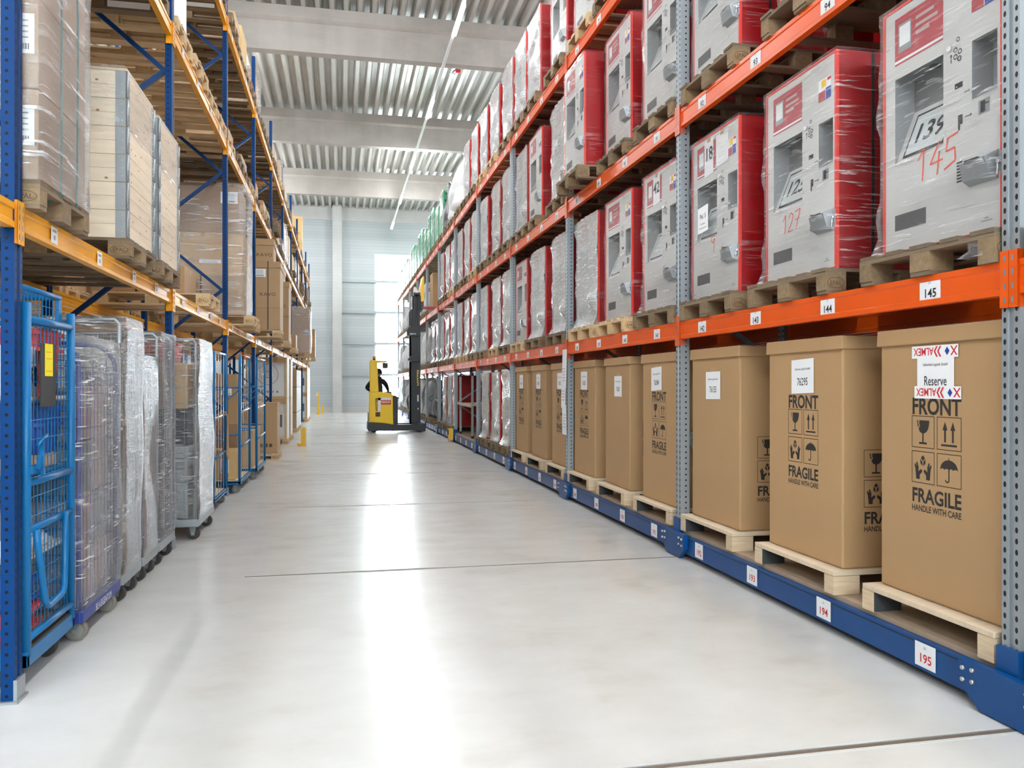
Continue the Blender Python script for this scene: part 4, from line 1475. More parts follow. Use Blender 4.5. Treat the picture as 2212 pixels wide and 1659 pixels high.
# -- third bay: high wrapped block
left_pallet(12.9, 2.405, 'new pale pallet jutting out under the tall wrapped cartons', True, 'pale', -1.26, 0)
left_pallet(14.0, 2.405, 'empty pale pallet behind the tall wrapped cartons', True, 'pale', -1.35)
lbox(-1.39, 12.45, .86, .60, p0, .58, 'card', 'big brown carton at the foot of the tall wrapped block', tape=True)
lbox(-2.0, 12.45, .86, .58, p0, .58, 'card', 'inner brown carton at the foot of the tall wrapped block', tape=False)
lbox(-1.42, 12.48, .8, 1.10, p0 + .58, .62, 'card_pale', 'printed pale carton in the middle of the tall wrapped block', sheet=(.1, .2, .3, .05))
lbox(-1.46, 12.48, .8, 1.05, p0 + 1.20, .68, 'card_dull', 'dull carton with a white label on top of the tall wrapped block', sheet=(.38, .52, .24, .17))
film(-2.62, -1.372, 12.43, 13.33, p0, p0 + 1.90, 'film_heavy', 'milky film round the tall carton block in the third bay', .010, 9, 10)
# -- strapped two-box stacks further along
def dental(xf, yn, w, d, z, hs, txt, where, strap=.26):
    for k, h in enumerate(hs):
        lbox(xf if k < 2 else xf - .12, yn, w if k < 2 else w * .8, d if k < 2 else d * .7, z, h, 'card', 'brown lidded carton with dark lettering, %s of the stack %s' % (('lowest', 'middle', 'topmost')[k], where), 'lettered lidded cartons', k > 0, (strap,) if k < 2 else (), txt if k else None,
             (.12, h * .75, .2, .15) if k == 1 else None, False)
        z += h
left_pallet(16.02, 2.405, 'pale pallet jutting out under the first strapped lidded carton stack', True, 'pale', -1.10)
dental(-1.11, 15.62, .80, .95, p0, (.40, .86, .42), 'KAVO', 'beside the fourth blue upright')
left_pallet(17.05, 2.405, 'pallet behind the first strapped lidded carton stack', False, 'pale')
lbox(-1.45, 16.75, .7, .9, p0, .9, 'card_pale', 'pale carton behind the first strapped lidded stack')
left_pallet(19.75, 2.405, 'pale pallet jutting out under the second strapped lidded carton stack', False, 'pale', -1.17)
dental(-1.18, 19.35, .80, .90, p0, (.55, .80, .30), 'KAVO', 'beside the fifth blue upright')
left_pallet(20.75, 2.405, 'pallet behind the second strapped lidded carton stack', False, 'pale')
lbox(-1.45, 20.4, .7, .9, p0, 1.1, 'card', 'tall carton behind the second strapped lidded stack')
left_pallet(23.4, 2.405, 'pale pallet under the small carton, sixth bay', False, 'pale', -1.2)
lbox(-1.22, 23.05, .7, .8, p0, .36, 'card', 'small square carton on a jutting pallet, sixth bay', sheet=(.2, .2, .16, .12))
lbox(-1.50, 23.95, .7, .9, p0, 1.25, 'card_dull', 'tall dull carton behind the small square one, sixth bay')
left_pallet(24.3, 2.405, 'pallet under the tall dull carton, sixth bay', False, 'pale')
left_pallet(27.15, 2.405, 'pallet under the film-wrapped carton pair, seventh bay', False, 'pale', -1.0)
lbox(-1.0, 26.75, .8, 1.0, p0, .72, 'card_dull', 'lower carton of the wrapped pair jutting into the aisle')
lbox(-1.0, 26.75, .8, 1.0, p0 + .72, .70, 'card_dull', 'upper carton of the wrapped pair jutting into the aisle')
film(-2.03, -.98, 26.73, 27.57, p0, p0 + 1.46, 'film_heavy', 'film round the pair of cartons jutting into the aisle', .02, 5)
left_pallet(31.0, 2.405, 'pallet under the last jutting carton stack', False, 'pale', -.93)
for k, h in enumerate((.36, .40, .26)):
    lbox(-.94, 30.6, .8, .8, p0, h, 'card', '%s carton of the last stack jutting into the aisle' % ('lowest', 'middle', 'top')[k])
    p0 += h
p0 = 2.405 + .1455
lbox(-1.4, 34.2, .8, 1.0, p0, 1.2, 'card', 'plain tall carton, ninth bay, lowest yellow beam')
left_pallet(34.6, 2.405, 'pallet under the plain tall carton, ninth bay', False, 'pale')
lbox(-1.4, 37.8, .8, 1.0, p0, 1.0, 'card_pale', 'pale carton in the last bay, lowest yellow beam')
left_pallet(38.2, 2.405, 'pallet under the pale carton, last bay', False, 'pale')

# -- upper levels: a row of old pallets, four to a bay, most with cartons
for lv in (2, 3):
    for bay in range(0, 10):
        for j in range(4):
            yc = YL[bay] + .05 + .46 + .885 * j
            if yc > 41:
                continue
            nm = '%s of four, %s bay, %s' % (ORD[j], ORD[bay], LLN[lv])
            near = lv == 2 and bay == 1
            v = rl.randrange(3)
            xo = rl.uniform(-.11, -.05)
            kind = 'pale' if rl.random() < .2 else 'old'
            left_pallet(yc, LZ[lv], 'wooden pallet seen from below, ' + nm, near, kind, -1.435 + xo, v)
            z = LZ[lv] + .1445
            if lv == 2:
                h = rl.choice((.35, .6, .8, 1.05, 1.2)) if bay > 4 else rl.choice((.16, .22, .3)) if bay < 4 else rl.choice((.3, .45, .6))
                if bay == 0 and j < 2 or (bay in (1, 2, 3) and j > 0 and rl.random() < .55):
                    continue
                if (bay, j) == (1, 0):
                    h = .8
                if rl.random() < .2 and bay != 1:
                    p = z
                    for q in range(rl.randrange(1, 4)):
                        left_pallet(yc, p, 'empty pallet, %s up in a stack, %s of four, %s bay, middle yellow beam' % (ORD[q], ORD[j], ORD[bay]), False, 'old', -1.435 + rl.uniform(-.02, .05), rl.randrange(3))
                        p += .1445
                elif rl.random() < .3 and bay > 3:
                    o = MB().blob(-1.10, .03, -.41, .41, 0, h + .03, 'film_heavy', .02, bay * 9 + j, 7, 0, .985, False).build('stretch_film', None, (-1.55, yc, z))
                    tag(o, 'film round the carton, ' + nm, 'plastic film')
                    lbox(-1.58, yc - .36, .72, 1.0, z, h - .04, rl.choice(('card', 'white', 'card_dull')), 'wrapped carton, ' + nm)
                else:
                    m = 'white' if (bay == 1 and j == 0) else rl.choice(('card', 'card_pale', 'card_dull', 'card'))
                    lbox(-1.57, yc - .37, .74, 1.0, z, h, m, 'carton on a pallet, ' + nm, sheet=(.3, h * .6, .18, .13) if rl.random() < .5 else None)
            elif bay >= 2:
                sp = {(2, 2): (.6, 'card_tan'), (3, 0): (.62, 'film'), (4, 0): (.5, 'card_dull'), (4, 3): (.62, 'film'), (5, 1): (.45, 'card'), (6, 0): (.5, 'card_pale')}
                if (bay, j) in sp:
                    h, m = sp[(bay, j)]
                    lbox(-1.57, yc - .36, .72, .9, z, h, 'card' if m == 'film' else m, 'carton on top of the blue rack, ' + nm)
                    if m == 'film':
                        o = MB().blob(-.96, .04, -.41, .41, 0, h + .04, 'film_heavy', .02, bay, 7, 0, .985, False).build('stretch_film', None, (-1.55, yc, z))
                        tag(o, 'film round carton on the rack top, ' + nm, 'plastic film')
                elif (bay, j) == (7, 3):
                    for q, hh in enumerate((.50, .95)):
                        lbox(-1.52, yc - .38, .76, .9, z, hh, 'card_tan', 'tall tan carton, %s one of the high pair on top of the rack' % ('lower', 'upper')[q], 'cartons on the blue rack', True, (.1,), 'KAVO' if q else None, None, False)
                        z += hh
                elif rl.random() < .35:
                    lbox(-1.57, yc - .35, .70, .9, z, rl.uniform(.2, .5), rl.choice(('card', 'card_pale', 'card_dull')), 'low carton on top of the blue rack, ' + nm)

# -- rear half: pallets of cartons, seen between the front goods
for bay in range(0, 7):
    for j in range(4):
        yc = YL[bay] + .05 + .46 + .885 * j
        for lv in (0, 1, 2):
            z = LZ[lv]
            nm = '%s of four in the rear row, %s bay, %s' % (ORD[j], ORD[bay], 'at floor level' if lv == 0 else LLN[lv])
            if lv == 2 and bay > 4:
                continue
            pallet(EUR, 'pale' if lv == 1 else 'old', False, (XL - 1.22 - .6, yc, z), math.pi, 'wooden pallet, ' + nm, 'pallets in the rear of the blue rack', j % 3)
            if lv < 2 or j % 2:
                h = rl.uniform(.7, 1.5) if lv == 0 else rl.uniform(.5, 1.4)
                lbox(XL - 1.24, yc - .36, .72, 1.05, z + .1445, h, rl.choice(('card', 'card_pale', 'card_dull', 'card')), 'carton, ' + nm, 'cartons in the rear of the blue rack')

# ---------------------------------------------------------------- floor level further along the blue rack
def strapped_box(xf, yn, w, d, h, mat, label, plabel, cord=True):
    left_pallet(yn + w / 2, 0, plabel, True, 'pale', xf + .03)
    t = lbox(xf, yn, w, d, .144, h, mat, label, 'cartons on floor-level pallets', tape=False)
    MB().tube([(-d * .28, -w / 2 - .006, 0), (-d * .28, -w / 2 - .006, h + .006), (-d * .28, w / 2 + .006, h + .006), (-d * .28, w / 2 + .006, 0)], .005, 'white', 5).build('cord', t)
    b = MB()
    for q in range(3):
        b.box(d * .1 + q * .09, d * .1 + q * .09 + .06, -w / 2 - .0015, -w / 2 - .0005, .12, .19, 'ink_brown')
    b.build('printed_symbols', t)
    return t
strapped_box(-1.27, 17.1, .74, .85, 1.02, 'card', 'upright brown carton tied with white cord on a floor pallet', 'pale stamped pallet on the floor under the cord-tied carton')

def appliance(xf, yn, z, label, face):
    """a cooker in an open wooden transport frame; its door side looks towards the camera"""
    w, d, h = .80, 1.0, 1.04
    t = thing('crated_cooker', label, 'cooker', (xf - d / 2, yn + w / 2, z), 0, 'crated cookers')
    MB().box(-d / 2 + .06, d / 2 - .05, -w / 2 + .05, w / 2 - .04, .04, h - .06, 'appliance').build('cabinet', t, None, .01)
    b = MB()
    for x in (-d / 2, d / 2 - .05):
        for y in (-w / 2, w / 2 - .05):
            b.box(x, x + .05, y, y + .05, 0, h, 'pale_block')
    for z0 in (0, h - .05):
        for y in (-w / 2, w / 2 - .04):
            b.box(-d / 2 + .05, d / 2 - .05, y, y + .04, z0, z0 + .05, 'pale_deck')
    b.build('transport_frame', t)
    MB().box(d / 2, d / 2 + .006, -w / 2, w / 2, .0, h, 'white').build('cover_sheet', t)
    MB().box(-d / 2 + .02, d / 2 - .02, -w / 2 - .004, -w / 2 - .001, h - .13, h - .01, 'card').build('corner_guard', t)
    b = MB()
    y = -w / 2 + .049
    if face == 'fan':
        for r0, r1, m in ((.27, .255, 'galv_dark'), (.09, .075, 'galv_dark')):
            for k in range(28):
                q = [2 * math.pi * (k + e) / 28 for e in (0, 1)]
                b.flat([[(r0 * math.cos(q[0]), r0 * math.sin(q[0])), (r0 * math.cos(q[1]), r0 * math.sin(q[1])), (r1 * math.cos(q[1]), r1 * math.sin(q[1])), (r1 * math.cos(q[0]), r1 * math.sin(q[0]))]], (.02, y, .60), (1, 0, 0), (0, 0, 1), m)
        for k in range(5):
            b.cyl((-.22 + k * .12, y, .16), 'y', .032, .02, 'galv_dark', 12)
    else:
        b.box(-.36, .38, y - .004, y, .30, .62, 'vent')
        b.box(-.36, .38, y - .02, y, .68, .70, 'chrome')
        for k in range(5):
            b.cyl((-.26 + k * .13, y, .80), 'y', .022, .03, 'charcoal', 12)
    b.build('door_front', t)
    return t
n = 0
for yn, k in ((21.5, 0), (23.05, 1), (34.15, 2), (35.15, 3), (36.15, 4)):
    left_pallet(yn + .4, 0, 'floor pallet under the %s stack of crated cookers' % ORD[k], k < 2, 'pale', -1.33)
    appliance(-1.36, yn, .144, 'lower crated cooker of the %s stack along the blue rack, with a dark oven door' % ORD[k], 'oven')
    appliance(-1.36, yn, 1.19, 'upper crated cooker of the %s stack along the blue rack' % ORD[k], 'fan' if k == 0 else 'oven')
for k, yn in enumerate((26.75, 27.75, 28.75)):
    left_pallet(yn + .4, 0, 'floor pallet under the %s tall white-backed carton' % ORD[k], False, 'pale', -1.38)
    t = lbox(-1.40, yn, .78, .55, .144, 1.86, 'card', '%s of three tall brown cartons with white aisle sides on the floor' % ORD[k], 'tall floor cartons', tape=False)
    MB().box(.276, .29, -.39, .39, 0, 1.86, 'white').build('cover_sheet', t)
    for z in (.5, 1.3):
        MB().box(-.28, .292, -.392, .392, z, z + .015, 'strap_black').build('strap', t)
# ---------------------------------------------------------------- roll cages and trolleys on the floor beneath the blue rack
def caster(root, x, y, r, mat='wheel_grey', turn=0.):
    o = bpy.data.objects.new('caster', (MB().box(-.045, .045, -.05, .05, 2 * r + .012, 2 * r + .022, 'galv')
        .prism([(-.035, 2 * r + .012), (.035, 2 * r + .012), (.016, r - .02), (-.016, r - .02)], 'x', -.032, -.026, 'galv')
        .prism([(-.035, 2 * r + .012), (.035, 2 * r + .012), (.016, r - .02), (-.016, r - .02)], 'x', .026, .032, 'galv')).mesh('caster'))
    C.objects.link(o)
    o.parent = root
    o.location = (x, y, 0)
    o.rotation_euler = (0, 0, turn)
    b = MB()
    b.cyl((0, 0, r), 'x', r, .042, 'rubber' if mat == 'rubber' else 'tyre_grey', 24); b.cyl((0, 0, r), 'x', r * .78, .046, mat, 20); b.cyl((0, 0, r), 'x', r * .16, .07, 'bolt', 8)
    b.build('wheel', o)
def wires(b, o, u, v, U, V, du, dv, mat, r=.0022):
    """welded wire grid on the plane o+a*u+b*v"""
    o, u, v = Vector(o), Vector(u), Vector(v)
    k = 0
    while k * du <= U + 1e-6:
        b.tube([o + u * (k * du), o + u * (k * du) + v * V], r, mat, 4); k += 1
    k = 0
    while k * dv <= V + 1e-6:
        b.tube([o + v * (k * dv), o + v * (k * dv) + u * U], r, mat, 4); k += 1
    return b

# -- open blue mesh cage beside the first upright
cx0, cx1, cy0, cy1 = -2.24, -1.52, 4.42, 5.14
t = thing('roll_cage', 'bright blue wire-mesh roll cage with a black sign plate, beside the first blue upright', 'roll cage', (0, 0, 0))
b = MB()
b.box(cx0, cx1, cy0, cy1, .185, .205, 'cart_blue').box(cx1 - .03, cx1, cy0, cy1, .125, .19, 'cart_blue').box(cx0, cx0 + .03, cy0, cy1, .125, .19, 'cart_blue')
b.box(cx0, cx1, cy0, cy0 + .03, .125, .19, 'cart_blue').box(cx0, cx1, cy1 - .03, cy1, .125, .19, 'cart_blue')
b.build('base_frame', t, None, .004)
MB().box(cx0 + .02, cx1 - .035, cy0 + .02, cy1 - .02, .206, .22, 'wood_cross').box(cx1 - .034, cx1 - .004, cy0 + .01, cy1 - .01, .206, .214, 'rubber').build('deck', t)
for x in (cx0 + .02, cx1 - .012):
    for y in (cy0 + .022, cy1 - .022):
        MB().tube([(x, y, .18), (x, y, 1.94)], .022, 'cart_blue', 14).build('post', t)
for z in (.262, .80, 1.035, 1.86):
    MB().tube([(cx1 - .012, cy0 + .03, z), (cx1 - .012, cy1 - .03, z)], .019, 'cart_blue', 12).build('rail', t)
for y in (cy0 + .022, cy1 - .022):
    for z in (.30, 1.0, 1.88):
        MB().tube([(cx0 + .02, y, z), (cx1 - .02, y, z)], .015, 'cart_blue', 10).build('rail', t)
wires(MB(), (cx1 - .02, cy0 + .04, .27), (0, 1, 0), (0, 0, 1), cy1 - cy0 - .08, 1.58, .0515, .098, 'cart_blue', .0028).build('wire_mesh', t)
wires(MB(), (cx0 + .03, cy1 - .022, .30), (1, 0, 0), (0, 0, 1), cx1 - cx0 - .06, 1.58, .055, .098, 'cart_blue', .0026).build('wire_mesh', t)
wires(MB(), (cx0 + .02, cy0 + .04, .30), (0, 1, 0), (0, 0, 1), cy1 - cy0 - .08, 1.58, .055, .098, 'cart_blue', .0026).build('wire_mesh', t)
# raised tray over the top
b = MB()
for z in (2.02,):
    b.tube([(cx1 - .04, cy0, z), (cx1 - .04, cy1 - .13, z), (cx1 - .08, cy1 - .10, z), (cx0 + .1, cy1 - .10, z)], .014, 'cart_blue', 10)
    b.box(cx1 - .055, cx1 - .035, cy1 - .15, cy1 - .10, 1.88, 2.035, 'cart_blue')
wires(b, (cx1 - .04, cy0 + .02, 1.88), (0, 1, 0), (0, 0, 1), .57, .14, .052, .07, 'cart_blue', .0024)
wires(b, (cx0 + .1, cy0 + .02, 2.012), (1, 0, 0), (0, 1, 0), .56, .60, .052, .052, 'cart_blue', .0022)
b.build('upper_tray', t)
MB().tube([(cx1 + .012, 4.50, .80), (cx1 + .018, 4.515, .70), (cx1 + .024, 4.59, .42), (cx1 + .024, 4.62, .385), (cx1 + .024, 4.66, .375), (cx1 + .024, 4.82, .385), (cx1 + .024, 4.86, .395), (cx1 + .024, 4.89, .43), (cx1 + .018, 4.93, .70), (cx1 + .012, 4.945, .82)], .0175, 'cart_blue', 12).build('handle', t)
b = MB()
b.box(cx1 - .004, cx1 + .022, 4.43, 4.57, 1.085, 1.125, 'cart_blue')
b.bar((cx1 + .025, 4.48, 1.10), (cx1 + .03, 4.55, 1.19), .016, .026, 'cart_blue')
b.bar((cx1 + .03, 4.54, 1.07), (cx1 + .03, 4.52, 1.24), .02, .02, 'cart_blue')
b.tube([(cx1 + .04, 4.44, 1.23), (cx1 + .06, 4.44, 1.25), (cx1 + .05, 4.54, 1.275), (cx1 + .03, 4.545, 1.255), (cx1 + .035, 4.45, 1.225)], .008, 'cart_blue', 8, True)
b.build('latch', t)
o = MB().box(cx1 + .004, cx1 + .009, 4.58, 4.805, 1.415, 1.745, 'charcoal').build('sign_plate', t)
b = MB().box(cx1 + .0092, cx1 + .011, 4.635, 4.75, 1.575, 1.745, 'note_yellow')
for z, y0, w in ((1.70, 4.65, .07), (1.665, 4.65, .08), (1.60, 4.645, .09)):
    for k in range(6):
        b.bar((cx1 + .0115, y0 + k * w / 6, z + .004 * (k % 2)), (cx1 + .0115, y0 + (k + 1) * w / 6, z + .004 * ((k + 1) % 2)), .0016, .0012, 'marker_red')
b.build('note', o)
for x in (cx0 + .1, cx1 - .11):
    for y in (cy0 + .10, cy1 - .12):
        caster(t, x, y, .056, 'rubber', 1.45)
# shelves and what they carry
def tote(name, label, mat, x, y, z, w, d, h, rz=0, flare=.03, tilt=0.):
    t = thing(name, label, 'crate', (x, y, z), rz, 'plastic crates in the roll cages')
    t.rotation_euler.x = tilt
    b = MB()
    a, c = (w / 2 - flare, d / 2 - flare), (w / 2, d / 2)
    vs = [(-a[0], -a[1], 0), (a[0], -a[1], 0), (a[0], a[1], 0), (-a[0], a[1], 0), (-c[0], -c[1], h), (c[0], -c[1], h), (c[0], c[1], h), (-c[0], c[1], h)]
    k = .012
    vi = [(x_ * (1 - k / abs(x_) if x_ else 1), y_ * (1 - k / abs(y_)), z_ + (.01 if z_ == 0 else 0)) for x_, y_, z_ in vs]
    b.add(vs, [(3, 2, 1, 0), (0, 1, 5, 4), (1, 2, 6, 5), (2, 3, 7, 6), (3, 0, 4, 7)], mat)
    b.add(vi, [(0, 1, 2, 3), (4, 5, 1, 0), (5, 6, 2, 1), (6, 7, 3, 2), (7, 4, 0, 3)], mat)
    b.build('shell', t)
    r = MB()
    for z0 in (h - .03, h - .12):
        r.box(-c[0] - .012, c[0] + .012, -c[1] - .012, -c[1] + .004, z0, z0 + .02, mat); r.box(-c[0] - .012, c[0] + .012, c[1] - .004, c[1] + .012, z0, z0 + .02, mat)
        r.box(-c[0] - .012, -c[0] + .004, -c[1], c[1], z0, z0 + .02, mat); r.box(c[0] - .004, c[0] + .012, -c[1], c[1], z0, z0 + .02, mat)
    for k in range(5):
        x_ = -a[0] + .02 + k * (2 * a[0] - .04) / 4
        r.hexa([(x_ - .006, -a[1] - .012, 0), (x_ + .006, -a[1] - .012, 0), (x_ + .006, -a[1], 0), (x_ - .006, -a[1], 0)], [(x_ - .006, -c[1] - .012, h - .03), (x_ + .006, -c[1] - .012, h - .03), (x_ + .006, -c[1], h - .03), (x_ - .006, -c[1], h - .03)], mat)
    r.build('rim', t)
    return t
def board(x0, x1, y0, y1, z, label, mat='plywood_top'):
    return tag(MB().box(x0, x1, y0, y1, z, z + .018, mat).build('shelf_board', None, None, .002), label, 'shelf board')
board(cx0 + .04, cx1 - .03, cy0 + .05, cy1 - .05, 1.45, 'wooden shelf board halfway up the blue mesh cage')
board(cx0 + .04, cx1 - .03, cy0 + .05, cy1 - .05, 1.055, 'blue-edged shelf board in the blue mesh cage, under the long carton', 'cart_blue')
board(cx0 + .04, cx1 - .03, cy0 + .05, cy1 - .05, .635, 'lowest wooden shelf board in the blue mesh cage, under white sheets')
tote('plastic_crate', 'red plastic crate on the top shelf of the blue mesh cage', 'bin_red', -1.86, 4.90, 1.469, .58, .36, .36)
tote('plastic_crate', 'blue plastic crate on the middle shelf of the blue mesh cage', 'bin_blue', -1.86, 4.94, 1.152, .58, .30, .27)
tote('plastic_crate', 'red plastic crate on the bottom of the blue mesh cage', 'bin_red', -1.74, 4.63, .221, .31, .30, .16)
tote('plastic_crate', 'blue plastic crate standing in the red one at the bottom of the blue mesh cage', 'bin_blue', -1.74, 4.63, .383, .30, .29, .14)
t = thing('grey_device', 'white boxed device with a black cable hanging inside the blue mesh cage', 'device', (-1.74, 4.60, 1.469))
MB().box(-.16, .16, -.12, .12, .0, .26, 'white').build('housing', t, None, .006)
MB().tube([(.165, -.05, .2), (.18, .0, .10), (.18, .05, .06), (.175, .08, .1), (.175, .05, .15), (.175, -.02, .13)], .009, 'charcoal', 7).build('cable', t)
lbox(-1.59, 4.49, .58, .52, 1.074, .075, 'card_pale', 'long shallow brown carton on the blue-edged shelf of the mesh cage', 'cartons in the roll cages', tape=False)
t = thing('paper_stack', 'white cardboard sheets piled on the lowest shelf of the mesh cage', 'paper', (-1.82, 4.77, .654))
for k in range(4):
    MB().box(-.2 + .01 * k, .22 - .015 * k, -.26, .26 - .02 * k, k * .022, k * .022 + .02, 'paper' if k % 2 else 'white').build('sheet', t)
lbox(-1.64, 4.55, .26, .40, .731, .15, 'card_dull', 'small brown carton on the white sheets in the mesh cage', 'cartons in the roll cages', tape=False)

# -- film-wrapped cages
def wrapped_cage(y0, y1, x1, zt, label, frame, film_mat, base_h=.15, arch=False, wheel='rubber', wr=.06, base_mat=None, seed=1, depth=.70, amp=.014, zf=None, skin=True, topfilm=True):
    x0 = x1 - depth
    t = thing('roll_cage', label, 'roll cage', (0, 0, 0), 0, None)
    bm = base_mat or frame
    b = MB()
    b.box(x0, x1, y0, y1, base_h, base_h + .03, bm)
    b.box(x1 - .03, x1 + .012, y0, y1, base_h - .035, base_h + .04, bm).box(x0, x0 + .03, y0, y1, base_h - .035, base_h + .04, bm)
    b.box(x0, x1, y0 - .012, y0 + .03, base_h - .035, base_h + .04, bm).box(x0, x1, y1 - .03, y1, base_h - .035, base_h + .04, bm)
    b.build('base_frame', t, None, .008)
    for y in (y0 + .02, y1 - .02):
        if arch:
            r = .16
            pts = [(x0 + .02, y, base_h), (x0 + .02, y, zt - r)] + [(x0 + .02 + r - r * math.cos(a), y, zt - r + r * math.sin(a)) for a in (.4, .8, 1.2, 1.57)] + \
                  [(x1 - .02 - r + r * math.sin(a), y, zt - r + r * math.cos(a)) for a in (0, .4, .8, 1.2, 1.57)] + [(x1 - .02, y, base_h)]
        else:
            pts = [(x0 + .02, y, base_h), (x0 + .02, y, zt - .03), (x0 + .05, y, zt), (x1 - .05, y, zt), (x1 - .02, y, zt - .03), (x1 - .02, y, base_h)]
        MB().tube(pts, .014, frame, 8).build('end_frame', t)
        b = MB()
        wires(b, (x0 + .03, y, base_h + .05), (1, 0, 0), (0, 0, 1), depth - .06, zt - base_h - .15, .085, .16, frame, .0022)
        b.build('wire_mesh', t)
    b = MB()
    wires(b, (x1 - .02, y0 + .03, base_h + .06), (0, 1, 0), (0, 0, 1), y1 - y0 - .06, zt - base_h - .25, .075, .21, frame, .0022)
    b.build('wire_mesh', t)
    for x in (x0 + .09, x1 - .05):
        for y in (y0 + .09, y1 - .12):
            caster(t, x, y, wr, wheel, 1.4)
    if skin:
        b = MB()
        b.blob(x0 - .015, x1 + .02, y0 - .018, y1 + .018, base_h + .03, (zf or zt) + .02, film_mat, amp, seed, 14, 0, .97, False, 'film_cart')
        b.build('stretch_film', t)
    return t
def fill(y0, y1, x1, z0, rows, mats, label, h, depth=.6, cols=1, group='totes in the wrapped roll cages'):
    w = (y1 - y0 - .10) / cols
    for k in range(rows):
        for c in range(cols):
            lbox(x1 - .06, y0 + .05 + c * w, w - .012, depth, z0 + k * (h + .004), h, mats[(k + c) % len(mats)], label % (ORD[k] + (' layer' if cols == 1 else ' layer, ' + ('near', 'far')[c] + ' column')), group, k % 2 == 1, tape=False)
t = wrapped_cage(5.20, 6.03, -1.50, 1.80, 'short film-wrapped roll cage on a dark blue base with white stencilled lettering', 'cart_navy', 'film_cart', .155, True, 'wheel_grey', .062, 'cart_navy', 3)
b = MB()
b.text('BLV-EIGENTUM', (-1.4872, 5.62, .150), (0, 1, 0), (0, 0, 1), .062, 'paper', 0, sx=.82)
b.build('stencilled_lettering', t)
fill(5.20, 6.03, -1.50, .186, 4, ('tote_pink', 'tote_pink', 'tote_grey'), 'pinkish storage box seen through film on the dark blue base cage, %s', .33, .58, 2)
wrapped_cage(6.10, 6.62, -1.50, 1.985, 'tall silvery film-wrapped roll cage behind the dark blue base one', 'galv', 'film_cart_b', .16, False, 'rubber', .055, None, 4)
fill(6.10, 6.62, -1.50, .191, 3, ('tote_pink', 'white'), 'pale box low in the tall silvery wrapped cage, %s from below', .36, .58)
wrapped_cage(6.70, 7.20, -1.50, 1.745, 'shorter silvery wrapped roll cage with red-tinted load between two tall ones', 'galv', 'film_cart_b', .16, False, 'rubber', .055, None, 5, amp=.022)
fill(6.70, 7.20, -1.50, .191, 3, ('tote_pink', 'white'), 'pale red box in the shorter silvery wrapped cage, %s from below', .40, .58)
wrapped_cage(7.27, 7.90, -1.50, 1.955, 'tall wrapped roll cage in front of the second blue upright, a yellow note inside', 'galv', 'film_cart', .16, False, 'rubber', .055, None, 6)
fill(7.27, 7.90, -1.62, .191, 4, ('tote_grey', 'bin_red', 'tote_grey', 'dark_bundle'), 'box in the tall wrapped cage with the yellow note, %s from below', .36, .50)
tag(MB().box(-1.60, -1.597, 7.45, 7.62, 1.48, 1.66, 'note_yellow').build('paper_note', None), 'yellow paper note behind film in the tall wrapped cage', 'note')
wrapped_cage(8.42, 9.40, -1.38, 1.97, 'grey wire roll cage with wrapped aisle side and cartons showing, past the second upright', 'galv', 'film_cart_b', .17, False, 'rubber', .06, None, 7, .75, .02)
fill(8.42, 9.40, -1.42, .201, 3, ('tote_grey', 'tote_grey', 'dark_bundle'), 'grey tote in the grey wire cage past the second upright, %s from below', .36, .62)
fill(8.42, 9.40, -1.42, .201 + 3 * .364, 1, ('card_pale',), 'brown carton on the grey totes in the grey wire cage, %s', .45, .62)
tote('plastic_crate', 'red crate tipped on top of the grey wire cage load under loose film', 'bin_red', -1.80, 8.75, 1.748, .40, .36, .20)

# -- open blue tube trolleys
def trolley(y0, y1, x1, h, label, red=False, depth=.75):
    x0 = x1 - depth
    t = thing('tube_trolley', label, 'trolley', (0, 0, 0), 0, 'blue tube trolleys under the blue rack')
    b = MB()
    b.box(x0, x1, y0, y1, .15, .17, 'cart_blue')
    for y in (y0, y1 - .035):
        b.box(x0, x1, y, y + .035, .13, .18, 'cart_blue')
    b.box(x1 - .03, x1, y0, y1, .13, .18, 'cart_blue')
    b.build('base_frame', t, None, .003)
    MB().box(x0 + .03, x1 - .03, y0 + .04, y1 - .04, .171, .185, 'plywood_top').build('deck', t)
    for x in (x0 + .02, x1 - .016):
        for y, s in ((y0 + .02, 1), (y1 - .02, -1)):
            MB().tube([(x, y, .15), (x, y, h - .40), (x, y + .05 * s, h - .25), (x, y + .05 * s, h)], .019, 'cart_blue', 10).build('post', t)
    for k, z in enumerate((h - .01, h * .58, h * .33)):
        MB().tube([(x1 - .016, y0 + (.07 if k == 0 else .02), z), (x1 - .016, y1 - (.07 if k == 0 else .02), z + .03 * (k > 0))], .014, 'bin_red' if (red and k == 0) else ('chrome' if k < 2 else 'cart_blue'), 10).build('crossbar', t)
    for y in (y0 + .02, y1 - .02):
        for z in (h * .42, h * .76):
            MB().tube([(x0 + .02, y, z), (x1 - .016, y, z)], .012, 'cart_blue', 8).build('crossbar', t)
        MB().tube([(x0 + .02, y, h * .44), (x1 - .02, y, h * .74)], .009, 'cart_blue', 6).build('brace', t)
    for k in range(1, 5):
        y = y0 + (y1 - y0) * k / 5
        MB().tube([(x1 - .016, y, .17), (x1 - .016, y, h - .02)], .004, 'chrome', 6).build('wire', t)
    for x in (x0 + .08, x1 - .07):
        for y in (y0 + .10, y1 - .10):
            caster(t, x, y, .055, 'wheel_grey', 1.2)
    return t
trolley(10.05, 11.15, -1.46, 1.93, 'first blue tube trolley, with a tan strap tied to its bar, before the third upright')
trolley(11.90, 13.22, -1.38, 1.96, 'second blue tube trolley, with a red and white top grip', True)
trolley(13.62, 15.10, -1.32, 1.97, 'third blue tube trolley, its post banded yellow')
t = thing('tie_strap', 'tan strap tied round the bar of the first blue trolley', 'strap', (-1.46, 11.0, 1.12))
